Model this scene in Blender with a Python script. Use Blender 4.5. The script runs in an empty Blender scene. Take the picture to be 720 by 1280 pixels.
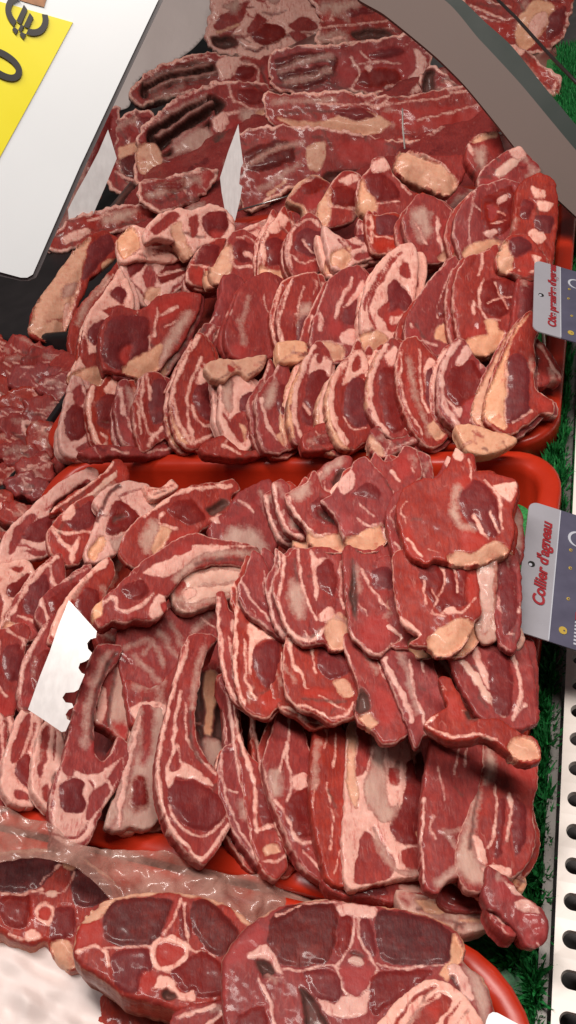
import bpy, math, random, zlib
import numpy as np
from mathutils import Matrix, Vector
random.seed(4); rng = np.random.default_rng(4)
S = bpy.context.scene; COL = S.collection

# ------------------------------------------------------------------ camera (from the counter's vanishing points)
FPX = 1056.0
_a = np.array([-2295, -50, FPX]); _b = np.array([514, -1280, FPX])
_X = -_a/np.linalg.norm(_a); _Y = _b - _X*(_b@_X); _Y /= np.linalg.norm(_Y); _Z = np.cross(_X, _Y)
RM = np.array([_X, _Y, _Z]); CAM = np.array([0, 0, .65])
RIGHT = RM[:, 0]; UP = -RM[:, 1]; FWD = RM[:, 2]
cd = bpy.data.cameras.new('camera'); cam = bpy.data.objects.new('camera', cd); COL.objects.link(cam)
cd.sensor_fit = 'VERTICAL'; cd.sensor_height = 36; cd.lens = FPX/1280*36; cd.clip_start = .02; cd.clip_end = 60
cam.matrix_world = Matrix(((RIGHT[0], UP[0], -FWD[0], CAM[0]), (RIGHT[1], UP[1], -FWD[1], CAM[1]), (RIGHT[2], UP[2], -FWD[2], CAM[2]), (0, 0, 0, 1)))
S.camera = cam

# ------------------------------------------------------------------ light: shop lamps over the counter
W = bpy.data.worlds.new('World'); S.world = W; W.use_nodes = True
W.node_tree.nodes['Background'].inputs[0].default_value = (1, .93, .90, 1)
W.node_tree.nodes['Background'].inputs[1].default_value = .08
S.view_settings.view_transform = 'Standard'; S.view_settings.look = 'None'; S.view_settings.gamma = 1
S.view_settings.exposure = 0
def area(name, loc, target, sx, sy, power, color):
    l = bpy.data.lights.new(name, 'AREA'); l.shape = 'RECTANGLE'; l.size = sx; l.size_y = sy; l.energy = power; l.color = color
    o = bpy.data.objects.new(name, l); COL.objects.link(o); o.location = loc
    o.rotation_euler = (Vector(target)-Vector(loc)).to_track_quat('-Z', 'Y').to_euler(); return o
area('counter_lamp', (.05, .42, 1.55), (-.35, .55, 0), .18, 1.3, 26, (1, .90, .83))
area('ceiling_lamp', (-.95, .45, 2.2), (-.4, .6, 0), .25, .5, 13.5, (1, .95, .93))

# ------------------------------------------------------------------ helpers
def ray(x, y):
    return RM@np.array([(x-360)/FPX, (y-640)/FPX, 1.0])
def at(x, y, z):
    d = ray(x, y); return CAM + d*((z-CAM[2])/d[2])
def proj(p):
    c = RM.T@(np.array(p)-CAM); return 360+FPX*c[0]/c[2], 640+FPX*c[1]/c[2]
def tag(o, label=None, cat=None, group=None, kind=None):
    for k, v in (('label', label), ('category', cat), ('group', group), ('kind', kind)):
        if v: o[k] = v
    return o
def link(name, verts, faces, mat, parent=None, smooth=True, mw=None):
    me = bpy.data.meshes.new(name); me.from_pydata([tuple(v) for v in verts], [], [tuple(f) for f in faces]); me.update()
    if mat: me.materials.append(mat)
    if smooth: me.polygons.foreach_set('use_smooth', [True]*len(me.polygons))
    o = bpy.data.objects.new(name, me); COL.objects.link(o)
    if mw is not None: o.matrix_world = mw
    if parent: o.parent = parent
    return o
def empty(name, loc):
    o = bpy.data.objects.new(name, None); COL.objects.link(o); o.location = loc; o.empty_display_size = .02; return o
def pts(s):
    v = np.array([float(t) for t in s.split()]); return v.reshape(-1, 2)
def catmull(P, closed=True, step=3.0, tight=.5):
    n = len(P); out = []
    for i in range(n if closed else n-1):
        p1, p2 = P[i], P[(i+1) % n]
        p0 = P[i-1] if (closed or i > 0) else p1; p3 = P[(i+2) % n] if (closed or i+2 < n) else p2
        k = max(2, int(np.linalg.norm(p2-p1)/step)); t = np.linspace(0, 1, k, endpoint=False)[:, None]
        m1 = (p2-p0)*tight*.8; m2 = (p3-p1)*tight*.8
        L = np.linalg.norm(p2-p1)
        for m in (m1, m2):
            q = np.linalg.norm(m)
            if q > L: m *= L/q
        out.append((2*t**3-3*t**2+1)*p1+(t**3-2*t**2+t)*m1+(-2*t**3+3*t**2)*p2+(t**3-t**2)*m2)
    if not closed: out.append(P[-1:])
    return np.vstack(out)
def seg_dist(Q, P, closed):
    A = P; B = np.roll(P, -1, 0)
    if not closed: A, B = P[:-1], P[1:]
    d = B-A; L = (d*d).sum(1)+1e-9
    best = np.full(len(Q), 1e9); near = np.zeros_like(Q); idx = np.zeros(len(Q), int)
    for s in range(0, len(A), 64):
        a, dd, l = A[s:s+64], d[s:s+64], L[s:s+64]
        t = (((Q[:, None]-a)*dd).sum(2)/l).clip(0, 1)
        c = a+t[..., None]*dd; r = np.linalg.norm(Q[:, None]-c, axis=2)
        j = r.argmin(1); v = r[np.arange(len(Q)), j]; m = v < best
        best[m] = v[m]; near[m] = c[np.arange(len(Q)), j][m]; idx[m] = j[m]+s
    return best, near, idx
def inside(Q, P):
    x, y = Q[:, 0], Q[:, 1]; r = np.zeros(len(Q), bool)
    for i in range(len(P)):
        (x1, y1), (x2, y2) = P[i-1], P[i]
        if y1 == y2: continue
        c = ((y1 > y) != (y2 > y)) & (x < (x2-x1)*(y-y1)/(y2-y1)+x1); r ^= c
    return r
_lat = rng.random((256, 256))
def vnoise(x, y, seed=0):
    x = x+seed*17.31; y = y+seed*9.77
    xi = np.floor(x).astype(int); yi = np.floor(y).astype(int); u = x-xi; v = y-yi
    u = u*u*(3-2*u); v = v*v*(3-2*v); g = lambda i, j: _lat[i & 255, j & 255]
    return (g(xi, yi)*(1-u)+g(xi+1, yi)*u)*(1-v)+(g(xi, yi+1)*(1-u)+g(xi+1, yi+1)*u)*v
def sstep(v, a, b):
    t = ((v-a)/(b-a)).clip(0, 1); return t*t*(3-2*t)

# ------------------------------------------------------------------ materials
class NT:
    def __init__(s, name):
        s.m = bpy.data.materials.new(name); s.m.use_nodes = True; s.t = s.m.node_tree; s.n = s.t.nodes
        s.bsdf = s.n['Principled BSDF']
    def new(s, typ, ins=None, **kw):
        n = s.n.new(typ)
        for k, v in kw.items(): setattr(n, k, v)
        for k, v in (ins or {}).items(): s.set(n, k, v)
        return n
    def set(s, n, k, v):
        i = n.inputs[k]
        if isinstance(v, bpy.types.NodeSocket): s.t.links.new(v, i)
        else: i.default_value = v
    def math(s, op, a, b=0., c=None, clamp=False):
        n = s.new('ShaderNodeMath', operation=op, use_clamp=clamp); s.set(n, 0, a); s.set(n, 1, b)
        if c is not None: s.set(n, 2, c)
        return n.outputs[0]
    def mix(s, f, a, b):
        n = s.new('ShaderNodeMix', data_type='RGBA'); s.set(n, 0, f); s.set(n, 6, a); s.set(n, 7, b); return n.outputs[2]
    def noise(s, vec, scale, detail=3, rough=.55):
        n = s.new('ShaderNodeTexNoise'); s.set(n, 'Vector', vec); s.set(n, 'Scale', scale); s.set(n, 'Detail', detail); s.set(n, 'Roughness', rough)
        return n.outputs[0]
def rgb(h, k=1):
    c = [int(h[i:i+2], 16)/255 for i in (0, 2, 4)]
    return tuple((v/12.92 if v < .04045 else ((v+.055)/1.055)**2.4)*k for v in c)+(1,)
def simple(name, col, rough=.4, metal=0, noise=None, bump=None, spec=.5):
    t = NT(name); b = t.bsdf; b.inputs['Base Color'].default_value = col; b.inputs['Roughness'].default_value = rough; b.inputs['Metallic'].default_value = metal
    b.inputs['Specular IOR Level'].default_value = spec
    tc = t.new('ShaderNodeTexCoord').outputs['Object']
    if noise:
        sc, amt = noise; v = t.noise(tc, sc, 5)
        dk = tuple(c*(1-amt) for c in col[:3])+(1,); lt = tuple(min(1, c*(1+amt)) for c in col[:3])+(1,)
        t.set(b, 'Base Color', t.mix(v, dk, lt)); t.set(b, 'Roughness', t.math('MULTIPLY_ADD', v, .25, rough-.1))
    if bump:
        bn = t.new('ShaderNodeBump', {'Height': t.noise(tc, bump[0], 4), 'Strength': bump[1], 'Distance': .002}); t.set(b, 'Normal', bn.outputs[0])
    return t.m

def meat_material():
    t = NT('raw_meat'); b = t.bsdf
    tc = t.new('ShaderNodeTexCoord').outputs['Object']
    oi = t.new('ShaderNodeObjectInfo').outputs['Random']
    off = t.new('ShaderNodeCombineXYZ', {0: t.math('MULTIPLY', oi, 7.0), 1: t.math('MULTIPLY', oi, 3.0)}).outputs[0]
    vec = t.new('ShaderNodeVectorMath', {0: tc, 1: off}, operation='ADD').outputs[0]
    fib = t.new('ShaderNodeVectorMath', {0: vec, 1: (1.0, .28, 1.0)}, operation='MULTIPLY').outputs[0]
    A = t.new('ShaderNodeAttribute', attribute_name='ma'); B = t.new('ShaderNodeAttribute', attribute_name='mb'); Cc = t.new('ShaderNodeAttribute', attribute_name='mc')
    sA = t.new('ShaderNodeSeparateColor', {0: A.outputs['Color']}); sB = t.new('ShaderNodeSeparateColor', {0: B.outputs['Color']}); sC = t.new('ShaderNodeSeparateColor', {0: Cc.outputs['Color']})
    nz = t.noise(vec, 150, 4, .6); nz2 = t.noise(vec, 420, 3, .6); big = t.noise(vec, 38, 3); fn = t.noise(fib, 420, 3, .65); fn2 = t.noise(fib, 900, 2)
    wob = t.math('ADD', t.math('MULTIPLY_ADD', nz, 2.8, -1.4), t.math('MULTIPLY_ADD', nz2, 2.4, -1.2))
    def mask(sock, soft=1.1, k=1.0):
        v = t.math('MULTIPLY_ADD', sock, 16.0, -8.0)
        return t.math('MULTIPLY_ADD', t.math('MULTIPLY_ADD', wob, k, v), .5/soft, .5, clamp=True)
    lean = t.mix(big, (.18, .016, .011, 1), (.46, .066, .045, 1))
    lean = t.mix(t.math('MULTIPLY_ADD', fn, 4.2, -1.7, clamp=True), t.mix(.55, lean, (.17, .022, .022, 1)), lean)
    # marbling: thin pale threads where two noises cross their middle
    r1 = t.math('SUBTRACT', 1.0, t.math('MULTIPLY', t.math('ABSOLUTE', t.math('SUBTRACT', t.noise(fib, 130, 2), .5)), 34.0), clamp=True)
    gate = t.math('MULTIPLY_ADD', t.noise(vec, 70, 2), 5.0, -2.6, clamp=True)
    th = t.math('MULTIPLY', t.math('MULTIPLY', r1, gate), .42)
    lean = t.mix(th, lean, (.60, .27, .22, 1))
    fl = t.math('MULTIPLY_ADD', t.noise(fib, 330, 3, .7), 8.0, -5.2, clamp=True)
    lean = t.mix(t.math('MULTIPLY', fl, .22), lean, (.58, .24, .20, 1))
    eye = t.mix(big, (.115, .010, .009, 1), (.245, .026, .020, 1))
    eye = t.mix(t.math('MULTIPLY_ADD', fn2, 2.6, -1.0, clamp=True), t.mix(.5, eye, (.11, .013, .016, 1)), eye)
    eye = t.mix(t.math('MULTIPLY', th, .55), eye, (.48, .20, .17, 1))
    fat = t.mix(nz, (.60, .22, .165, 1), (.92, .60, .50, 1))
    fat = t.mix(t.math('MULTIPLY_ADD', t.noise(fib, 210, 3, .7), 6.5, -3.6, clamp=True), fat, (.52, .15, .12, 1))
    org = t.mix(nz, (.55, .22, .12, 1), (.82, .49, .33, 1))
    org = t.mix(t.math('MULTIPLY_ADD', t.noise(vec, 95, 4, .7), 6.0, -3.5, clamp=True), org, (.56, .17, .11, 1))
    bone = t.mix(nz, (.55, .27, .21, 1), (.78, .52, .43, 1))
    mem = t.mix(t.noise(fib, 160, 4, .6), (.36, .15, .12, 1), (.66, .45, .36, 1))
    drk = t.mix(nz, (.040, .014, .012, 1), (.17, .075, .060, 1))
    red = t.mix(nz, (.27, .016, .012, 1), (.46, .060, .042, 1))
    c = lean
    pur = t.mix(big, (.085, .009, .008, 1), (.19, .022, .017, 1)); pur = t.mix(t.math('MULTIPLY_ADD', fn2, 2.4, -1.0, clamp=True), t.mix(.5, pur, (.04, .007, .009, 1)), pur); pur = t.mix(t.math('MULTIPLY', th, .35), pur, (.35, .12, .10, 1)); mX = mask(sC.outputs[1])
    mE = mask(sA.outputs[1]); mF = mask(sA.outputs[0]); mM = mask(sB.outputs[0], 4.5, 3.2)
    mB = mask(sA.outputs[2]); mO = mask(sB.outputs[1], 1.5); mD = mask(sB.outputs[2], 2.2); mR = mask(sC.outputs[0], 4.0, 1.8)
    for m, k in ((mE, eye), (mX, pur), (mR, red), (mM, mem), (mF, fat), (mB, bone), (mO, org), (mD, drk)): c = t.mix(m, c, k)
    # smears of pink over everything
    sm = t.math('MULTIPLY_ADD', t.noise(vec, 60, 5, .7), 3.4, -1.75, clamp=True)
    c = t.mix(t.math('MULTIPLY', sm, .38), c, (.40, .060, .042, 1))
    hue = t.new('ShaderNodeHueSaturation', {'Hue': t.math('MULTIPLY_ADD', oi, .006, .4950), 'Saturation': t.math('MULTIPLY_ADD', oi, .10, .95), 'Value': t.math('MULTIPLY_ADD', oi, .22, .90), 'Color': c})
    t.set(b, 'Base Color', hue.outputs[0])
    t.set(b, 'Roughness', t.math('MULTIPLY_ADD', nz, .40, .28))
    b.inputs['Specular IOR Level'].default_value = .17
    t.set(b, 'Coat Weight', t.math('MULTIPLY_ADD', t.noise(vec, 55, 4, .6), 1.3, -.52, clamp=True)); b.inputs['Coat Roughness'].default_value = .11
    b.inputs['Subsurface Weight'].default_value = .18; b.inputs['Subsurface Radius'].default_value = (1, .3, .2); b.inputs['Subsurface Scale'].default_value = .004
    h = t.math('ADD', t.math('MULTIPLY', nz, .5), t.math('ADD', t.math('MULTIPLY', fn, .5), t.math('MULTIPLY', th, .5)))
    bn = t.new('ShaderNodeBump', {'Height': h, 'Strength': .55, 'Distance': .0015}); t.set(b, 'Normal', bn.outputs[0])
    return t.m
MEAT = meat_material()
M_RED = simple('red_tray_plastic', (.46, .026, .008, 1), .30, noise=(30, .18), bump=(160, .05))
M_BLACK = simple('black_tray_plastic', (.012, .010, .011, 1), .35, noise=(40, .4))
M_COUNTER = simple('dark_counter', (.020, .016, .017, 1), .5, noise=(25, .5))
M_STEEL = simple('brushed_steel', (.50, .47, .45, 1), .32, 1.0, noise=(60, .2))
M_WHITE = simple('white_enamel', (.82, .77, .72, 1), .35, noise=(14, .05))
M_CARD = simple('white_card', (.70, .745, .77, 1), .30, noise=(6, .04))
M_CARDEDGE = simple('dark_card_edge', (.10, .09, .095, 1), .4)
M_YELLOW = simple('yellow_label', (.74, .66, .015, 1), .35, noise=(20, .04))
M_INK = simple('black_ink', (.012, .011, .010, 1), .4)
M_REDINK = simple('dark_red_ink', (.30, .022, .030, 1), .4)
M_TAG = simple('grey_plastic_tag', (.33, .325, .36, 1), .28, noise=(30, .12))
M_NAVY = simple('navy_print', (.085, .082, .125, 1), .3, noise=(60, .25))
M_PALE = simple('pale_print', (.48, .50, .56, 1), .35)
M_GOLD = simple('gold_print', (.45, .32, .06, 1), .35)
M_BAND = simple('brown_grey_profile', (.15, .112, .100, 1), .6, noise=(9, .14), spec=.25)
M_BANDEDGE = simple('greenish_profile_edge', (.014, .024, .020, 1), .5, noise=(12, .2), spec=.3)
M_DARKROD = simple('dark_rod', (.03, .02, .018, 1), .35)
M_GLARE = simple('white_glare', (.76, .74, .74, 1), .2, noise=(12, .05))  # white of the glass glare, painted as a material of its own
_t = M_GLARE.node_tree; _nz = _t.nodes.new('ShaderNodeTexNoise'); _nz.inputs['Scale'].default_value = 9; _mr = _t.nodes.new('ShaderNodeMapRange')
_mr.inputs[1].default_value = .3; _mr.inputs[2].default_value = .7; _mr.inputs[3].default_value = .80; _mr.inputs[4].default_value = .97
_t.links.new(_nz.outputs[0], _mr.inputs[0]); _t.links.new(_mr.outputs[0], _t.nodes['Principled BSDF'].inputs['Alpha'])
M_PIN = simple('pale_pin', (.62, .55, .50, 1), .35)
M_PAPER = simple('butcher_paper', (.80, .70, .67, 1), .55, noise=(16, .05), bump=(60, .25))
def grass_mat():
    t = NT('plastic_grass'); b = t.bsdf; tc = t.new('ShaderNodeTexCoord').outputs['Object']
    v = t.math('MULTIPLY_ADD', t.noise(tc, 320, 2), 2.2, -.6, clamp=True)
    t.set(b, 'Base Color', t.mix(v, (.008, .075, .020, 1), (.045, .40, .10, 1))); b.inputs['Roughness'].default_value = .42
    return t.m
M_GRASS = grass_mat()
def film_mat():
    t = NT('clear_film'); b = t.bsdf; tc = t.new('ShaderNodeTexCoord').outputs['Object']
    v = t.noise(tc, 28, 5, .65)
    t.set(b, 'Base Color', t.mix(v, (.34, .13, .10, 1), (.66, .40, .33, 1))); b.inputs['Roughness'].default_value = .22
    b.inputs['Coat Weight'].default_value = .8; b.inputs['Coat Roughness'].default_value = .07
    t.set(b, 'Alpha', t.math('MULTIPLY_ADD', t.noise(tc, 34, 4, .65), 1.5, -.36, clamp=True))
    bn = t.new('ShaderNodeBump', {'Height': t.noise(tc, 55, 4, .6), 'Strength': .7, 'Distance': .004}); t.set(b, 'Normal', bn.outputs[0])
    return t.m
M_FILM = film_mat()

# ------------------------------------------------------------------ counter, trays, grille, grass
def box(name, lo, hi, mat, parent=None):
    (x0, y0, z0), (x1, y1, z1) = lo, hi
    v = [(x0, y0, z0), (x1, y0, z0), (x1, y1, z0), (x0, y1, z0), (x0, y0, z1), (x1, y0, z1), (x1, y1, z1), (x0, y1, z1)]
    return link(name, v, [(0, 3, 2, 1), (4, 5, 6, 7), (0, 1, 5, 4), (1, 2, 6, 5), (2, 3, 7, 6), (3, 0, 4, 7)], mat, parent, smooth=False)
tag(box('counter_floor', (-2.6, -.6, -.10), (.9, 3.4, -.012), M_COUNTER), kind='structure')
def rrect(x0, y0, x1, y1, r, n=9):
    out = []
    for cx, cy, a in ((x1-r, y1-r, 0), (x0+r, y1-r, 90), (x0+r, y0+r, 180), (x1-r, y0+r, 270)):
        for k in range(n):
            q = math.radians(a+90*k/(n-1)); out.append((cx+r*math.cos(q), cy+r*math.sin(q)))
    return out
def tray(name, x0, y0, x1, y1, h, r, lip, mat, label, cat, group=None, z0=-.01, skew=0):
    prof = [(lip*.25, 0), (0, h-.008), (.0, h-.002), (.003, h), (lip-.004, h), (lip, h-.003), (lip+.003, h-.010), (lip+.012, .006), (lip+.02, .003)]
    c = ((x0+x1)/2, (y0+y1)/2); V = []; F = []
    for o, z in prof:
        ring = rrect(x0+o-c[0], y0+o-c[1], x1-o-c[0], y1-o-c[1], max(r-o, .008)); m = len(ring)
        V += [(x+skew*y, y, z) for x, y in ring]
    for k in range(len(prof)-1):
        for i in range(m):
            j = (i+1) % m; F.append((k*m+i, k*m+j, (k+1)*m+j, (k+1)*m+i))
    F.append(tuple(range((len(prof)-1)*m, len(prof)*m))); F.append(tuple(range(m))[::-1])
    o = link(name, V, F, mat); o.location = (c[0], c[1], z0); tag(o, label, cat, group); return o
RT = 'red trays holding lamb'
tray('meat_tray', -.785, .640, -.122, 1.205, .06, .05, .020, M_RED, 'upper red plastic tray under the three rows of chops', 'tray', RT, skew=-.045)
tray('meat_tray', -.715, .172, -.100, .632, .06, .055, .020, M_RED, 'middle red plastic tray whose far rim and corner are bare', 'tray', RT)
tray('meat_tray', -.760, -.30, -.066, .166, .06, .075, .018, M_RED, 'lower red plastic tray curving round the leg slices', 'tray', RT)
tray('black_tray', -1.25, .25, -.795, .93, .05, .03, .012, M_BLACK, 'black plastic tray with shredded neck meat at the left edge', 'tray')
tray('steel_tray', -1.05, 1.235, -.150, 2.3, .035, .035, .007, M_STEEL, 'steel tray with rounded rim under the top right roast pieces', 'tray')

def grille():
    root = empty('air_grille', (-.02, .4, .03)); tag(root, 'white enamelled air grille with a row of black slots', 'grille')
    V, F = [], []; y = -.02; n = 40; pitch = .0242; x0, x1 = -.0728, .02
    sl, sr, hw = -.068, -.022, .0058
    while y < 1.7:
        b = len(V); cy = y+pitch/2
        for k in range(n):
            q = 2*math.pi*k/n; c, s = math.cos(q), math.sin(q)
            sx = (sr-hw if c > 0 else sl+hw)+hw*c; sy = cy+hw*s
            dx, dy = sx-(sl+sr)/2, sy-cy
            # outer rectangle point on same bearing
            hx, hy = (x1-x0)/2, pitch/2; mx = (x0+x1)/2
            if abs(c) < 1e-6: ox, oy = sx, cy+math.copysign(hy, s)
            else:
                if k in (5, 15, 25, 35): ox, oy = mx+math.copysign(hx, c), cy+math.copysign(hy, s)
                elif abs(math.degrees(q) % 180-90) < 45: ox, oy = min(max(sx, x0), x1), cy+math.copysign(hy, s)
                else: ox, oy = mx+math.copysign(hx, c), min(max(cy+hy*math.tan(q if c > 0 else math.pi-q), cy-hy), cy+hy)
            V += [(ox, oy, .03), (sx, sy, .0297), (sx, sy, .024)]
        for k in range(n):
            a, c2 = b+3*k, b+3*((k+1) % n); F += [(a, c2, c2+1, a+1), (a+1, c2+1, c2+2, a+2)]
        y += pitch
    V = [(x+.02+(.27-y)*.057, y-.4, z-.03) for x, y, z in V]
    link('slotted_plate', V, F, M_WHITE, root, smooth=False)
    return root
grille()
rl = box('steel_rail', (-.0835, -.12, -.01), (-.0765, 1.7, .018), simple('dull_rail', (.20, .19, .18, 1), .5, .6, noise=(40, .3)))
for v in rl.data.vertices: v.co.x += (.27-v.co.y)*.057
tag(rl, 'narrow steel rail between green grass and white grille', 'rail')
def grass():
    V, F = [], []
    r = np.random.default_rng(8)
    for i in range(40000):
        y = r.uniform(-.05, 1.75)
        xr = -.0835+(.27-y)*.057; xl = -.078 if y < .17 else min(-.104, xr-.012) if y < .64 else min(-.118-.045*(y-.92), xr-.018)
        if y > 1.22: xl = xr-.05
        xl = min(xl, xr-.004); x = r.uniform(xl, xr)
        hgt = r.uniform(.020, .042)*(.7+.3*math.sin(y*150)*math.sin(x*300+y*60)); w = r.uniform(.0009, .0019); a = r.uniform(0, 6.28); ln = r.normal(0, .005, 2); cl = .004*math.sin(y*190+3*math.sin(x*400))
        d = np.array([math.cos(a), math.sin(a)])*w; p = np.array([x, y+cl])
        b = len(V); q = p+ln*.45; e = p+ln*1.1
        V += [(*(p-d), -.005), (*(p+d), -.005), (*(q+d), hgt*.62), (*(q-d), hgt*.62), (*e, hgt)]
        F += [(b, b+1, b+2, b+3), (b+3, b+2, b+4)]
    b = len(V); V += [(-.13, -.1, .003), (-.06, -.1, .003), (-.15, 1.75, .003), (-.24, 1.75, .003)]; F.append((b, b+1, b+2, b+3))
    o = link('artificial_grass', V, F, M_GRASS, smooth=False); tag(o, 'green artificial grass strip between the trays and the grille', 'artificial grass', kind='stuff')
grass()

# ------------------------------------------------------------------ the cuts of meat
CH = 'feboxdmr'            # fat, eye, bone, orange fat, (x spare), dark, membrane, red
OBJ = []
def frame_at(px, py, z, pitch, yaw, lift):
    d = ray(px, py); d = d/np.linalg.norm(d); C = at(px, py, z) - d*lift*.001
    n = np.array([.03, -.06, 1.]) if pitch is None else -d + math.tan(math.radians(yaw))*RIGHT + math.tan(math.radians(pitch))*UP; n /= np.linalg.norm(n)
    xa = RIGHT - n*(RIGHT@n); xa /= np.linalg.norm(xa); ya = np.cross(n, xa)
    return C, n, xa, ya
def parse(feats):
    out = []
    for f in feats.split(';'):
        f = f.strip()
        if not f: continue
        h, p = f.split(':'); h = h.strip(); out.append((h[0], float(h[1:]) if len(h) > 1 else None, pts(p)))
    return out
ORDER = {}
def cut(name, label, cat, group, outline, feats='', rim='', z=.06, p=20, y=0, l=0, th=.02, base='l', rag=1.0, lump=1.0, fil=1.9, step=2.2, grow=1.04, dep=7., mess=None):
    seed = zlib.crc32((label+outline).encode()) % 997
    P0 = pts(outline); c0 = P0.mean(0); P0 = c0+(P0-c0)*grow; P = catmull(P0, True, 3.0)
    nrm = np.roll(P, -1, 0)-np.roll(P, 1, 0); nrm = np.stack([nrm[:, 1], -nrm[:, 0]], 1); nrm /= np.linalg.norm(nrm, axis=1)[:, None]+1e-9
    area2 = (P[:, 0]*np.roll(P[:, 1], -1)-np.roll(P[:, 0], -1)*P[:, 1]).sum()
    if area2 < 0: nrm = -nrm        # outward
    P = P + nrm*rag*((vnoise(P[:, 0]/5, P[:, 1]/5, seed)-.5)*2.4+(vnoise(P[:, 0]/2.2, P[:, 1]/2.2, seed+3)-.5)*1.2)[:, None]
    lo, hi = P.min(0)-step, P.max(0)+step
    nx, ny = int((hi[0]-lo[0])/step)+2, int((hi[1]-lo[1])/step)+2
    gx, gy = np.meshgrid(lo[0]+step*np.arange(nx), lo[1]+step*np.arange(ny)); Q = np.stack([gx.ravel(), gy.ravel()], 1)
    d, near, idx = seg_dist(Q, P, True); ins = inside(Q, P); sd = np.where(ins, d, -d)
    out = sd < .25*step; Q2 = np.where(out[:, None], near, Q)
    good = sd >= .25*step
    i = np.arange((nx-1)*(ny-1)); r, c = i//(nx-1), i % (nx-1); a = r*nx+c
    cells = np.stack([a, a+nx, a+nx+1, a+1], 1); keep = good[cells].any(1); cells = cells[keep]
    used = np.unique(cells); mp = -np.ones(nx*ny, int); mp[used] = np.arange(len(used)); cells = mp[cells]
    q = Q2[used]; dd = np.where(out, 0, d)[used]; nidx = idx[used]
    # ---- what each spot of the cut is made of (signed distances in millimetres)
    F = {k: np.full(len(q), -8.) for k in CH}
    def put(k, v):
        if k != 'l': F[k] = np.maximum(F[k], v)
        for o in CH:
            if o != k: F[o] = np.minimum(F[o], -v)
    if base != 'l': put(base, np.full(len(q), 8.))
    rimv = np.full(len(q), -8.)
    if not rim and base == 'l' and 'chop' in name: rim = 'A1.1'
    if rim:
        w = np.zeros(len(q)); code = None
        for tkn in rim.split():
            ch = 'f'
            if tkn[0] in 'om': ch, tkn = tkn[0], tkn[1:]
            dr = {'L': (-1, 0), 'R': (1, 0), 'U': (0, -1), 'D': (0, 1), 'A': None}[tkn[0]]; ww = float(tkn[1:])
            k = np.ones(len(q)) if dr is None else sstep(nrm[nidx]@np.array(dr, float), -.05, .5)
            rv = ww*k*(.2+1.5*vnoise(q[:, 0]/17, q[:, 1]/17, seed)) - dd - .6
            put(ch, np.clip(rv, -8, 8)); rimv = np.maximum(rimv, rv)
    capw = np.zeros(len(q))
    wq = q + 1.0*np.stack([(vnoise(q[:, 0]/11, q[:, 1]/11, seed+21)-.5)*3.4+(vnoise(q[:, 0]/4.5, q[:, 1]/4.5, seed+23)-.5)*2.0, (vnoise(q[:, 0]/11, q[:, 1]/11, seed+22)-.5)*3.4+(vnoise(q[:, 0]/4.5, q[:, 1]/4.5, seed+24)-.5)*2.0], 1)
    wmod = .5+.9*vnoise(q[:, 0]/9, q[:, 1]/9, seed+31)
    mr = random.Random(seed); mess = (8 if ('neck' in name or name in ('meat_trimming', 'long_bone_piece')) else 4) if mess is None else mess
    el = (P0.max(0)-P0.min(0)); ang0 = math.pi/2 if el[1] > el[0]*1.15 else .1 if el[0] > el[1]*1.3 else .8; msg = []
    for _ in range(mess):
        x_, y_ = mr.uniform(P0[:, 0].min(), P0[:, 0].max()), mr.uniform(P0[:, 1].min(), P0[:, 1].max()); an = ang0+mr.gauss(0, .5); L_ = mr.uniform(8, 30)
        p_ = np.array([[x_, y_], [x_+L_*.5*math.cos(an)+mr.gauss(0, 2.5), y_+L_*.5*math.sin(an)+mr.gauss(0, 2.5)], [x_+L_*math.cos(an+mr.gauss(0, .25)), y_+L_*math.sin(an+mr.gauss(0, .25))]])
        msg.append((mr.choice('ffmeeerddd'), mr.choice((.8, 1.1, 1.5, 2.2)), c0+(p_-c0)/grow))
    for k, w, pp in msg+parse(feats):
        pp = c0+(pp-c0)*grow
        if w is not None:
            ds = seg_dist(wq, catmull(pp, False, 4.) if len(pp) > 2 else pp, False)[0]; v = w/2*wmod-ds
        else:
            cp = catmull(pp, True, 4.); ds = seg_dist(wq, cp, True)[0]; v = np.where(inside(wq, cp), ds, -ds)
            if k == 'o':
                m = v > 0
                if m.any(): W_ = max(dd[m].max(), 4); capw = np.maximum(capw, np.where(m, np.maximum(0, min(W_, 16)-dd)*.4, 0))
        put(k, np.clip(v, -8, 8))
    # ---- relief
    lump = lump*.42; R = fil; t = 1-np.minimum(dd, R)/R; h = -R*(1-np.sqrt(1-t*t*.98))
    h += 1.5*sstep(np.maximum(F['e'], F['x']), 0, 7) + .9*sstep(F['f'], -1, 3) + 1.4*sstep(F['b'], -1, 5) - dep*sstep(F['d'], 0, 6) - 1.0*sstep(np.maximum(F['e'], -99), -3, 0)*(F['e'] < 0) - capw
    h += lump*((vnoise(q[:, 0]/26, q[:, 1]/26, seed)-.5)*7 + (vnoise(q[:, 0]/9, q[:, 1]/9, seed+5)-.5)*2.6 + (vnoise(q[:, 0]/4, q[:, 1]/4, seed+9)-.5)*1.0)
    cpx = q.mean(0); C, n, xa, ya = frame_at(cpx[0], cpx[1], z, p, y, l)
    dirs = (RM@np.stack([(q[:, 0]-360)/FPX, (q[:, 1]-640)/FPX, np.ones(len(q))])).T
    tt = ((C-CAM)@n)/(dirs@n); Wp = CAM+dirs*tt[:, None]
    sc = np.linalg.norm(C-CAM)/FPX
    Wp = Wp + n*(h*sc)[:, None]
    L = np.stack([(Wp-C)@xa, (Wp-C)@ya, (Wp-C)@n], 1)
    # ---- skirt and back
    e = np.concatenate([cells[:, [k, (k+1) % 4]] for k in range(4)]); e = e[e[:, 0] != e[:, 1]]
    key = np.sort(e, 1); uq, inv, cnt = np.unique(key, axis=0, return_inverse=True, return_counts=True); be = e[cnt[inv.ravel()] == 1]
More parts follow.
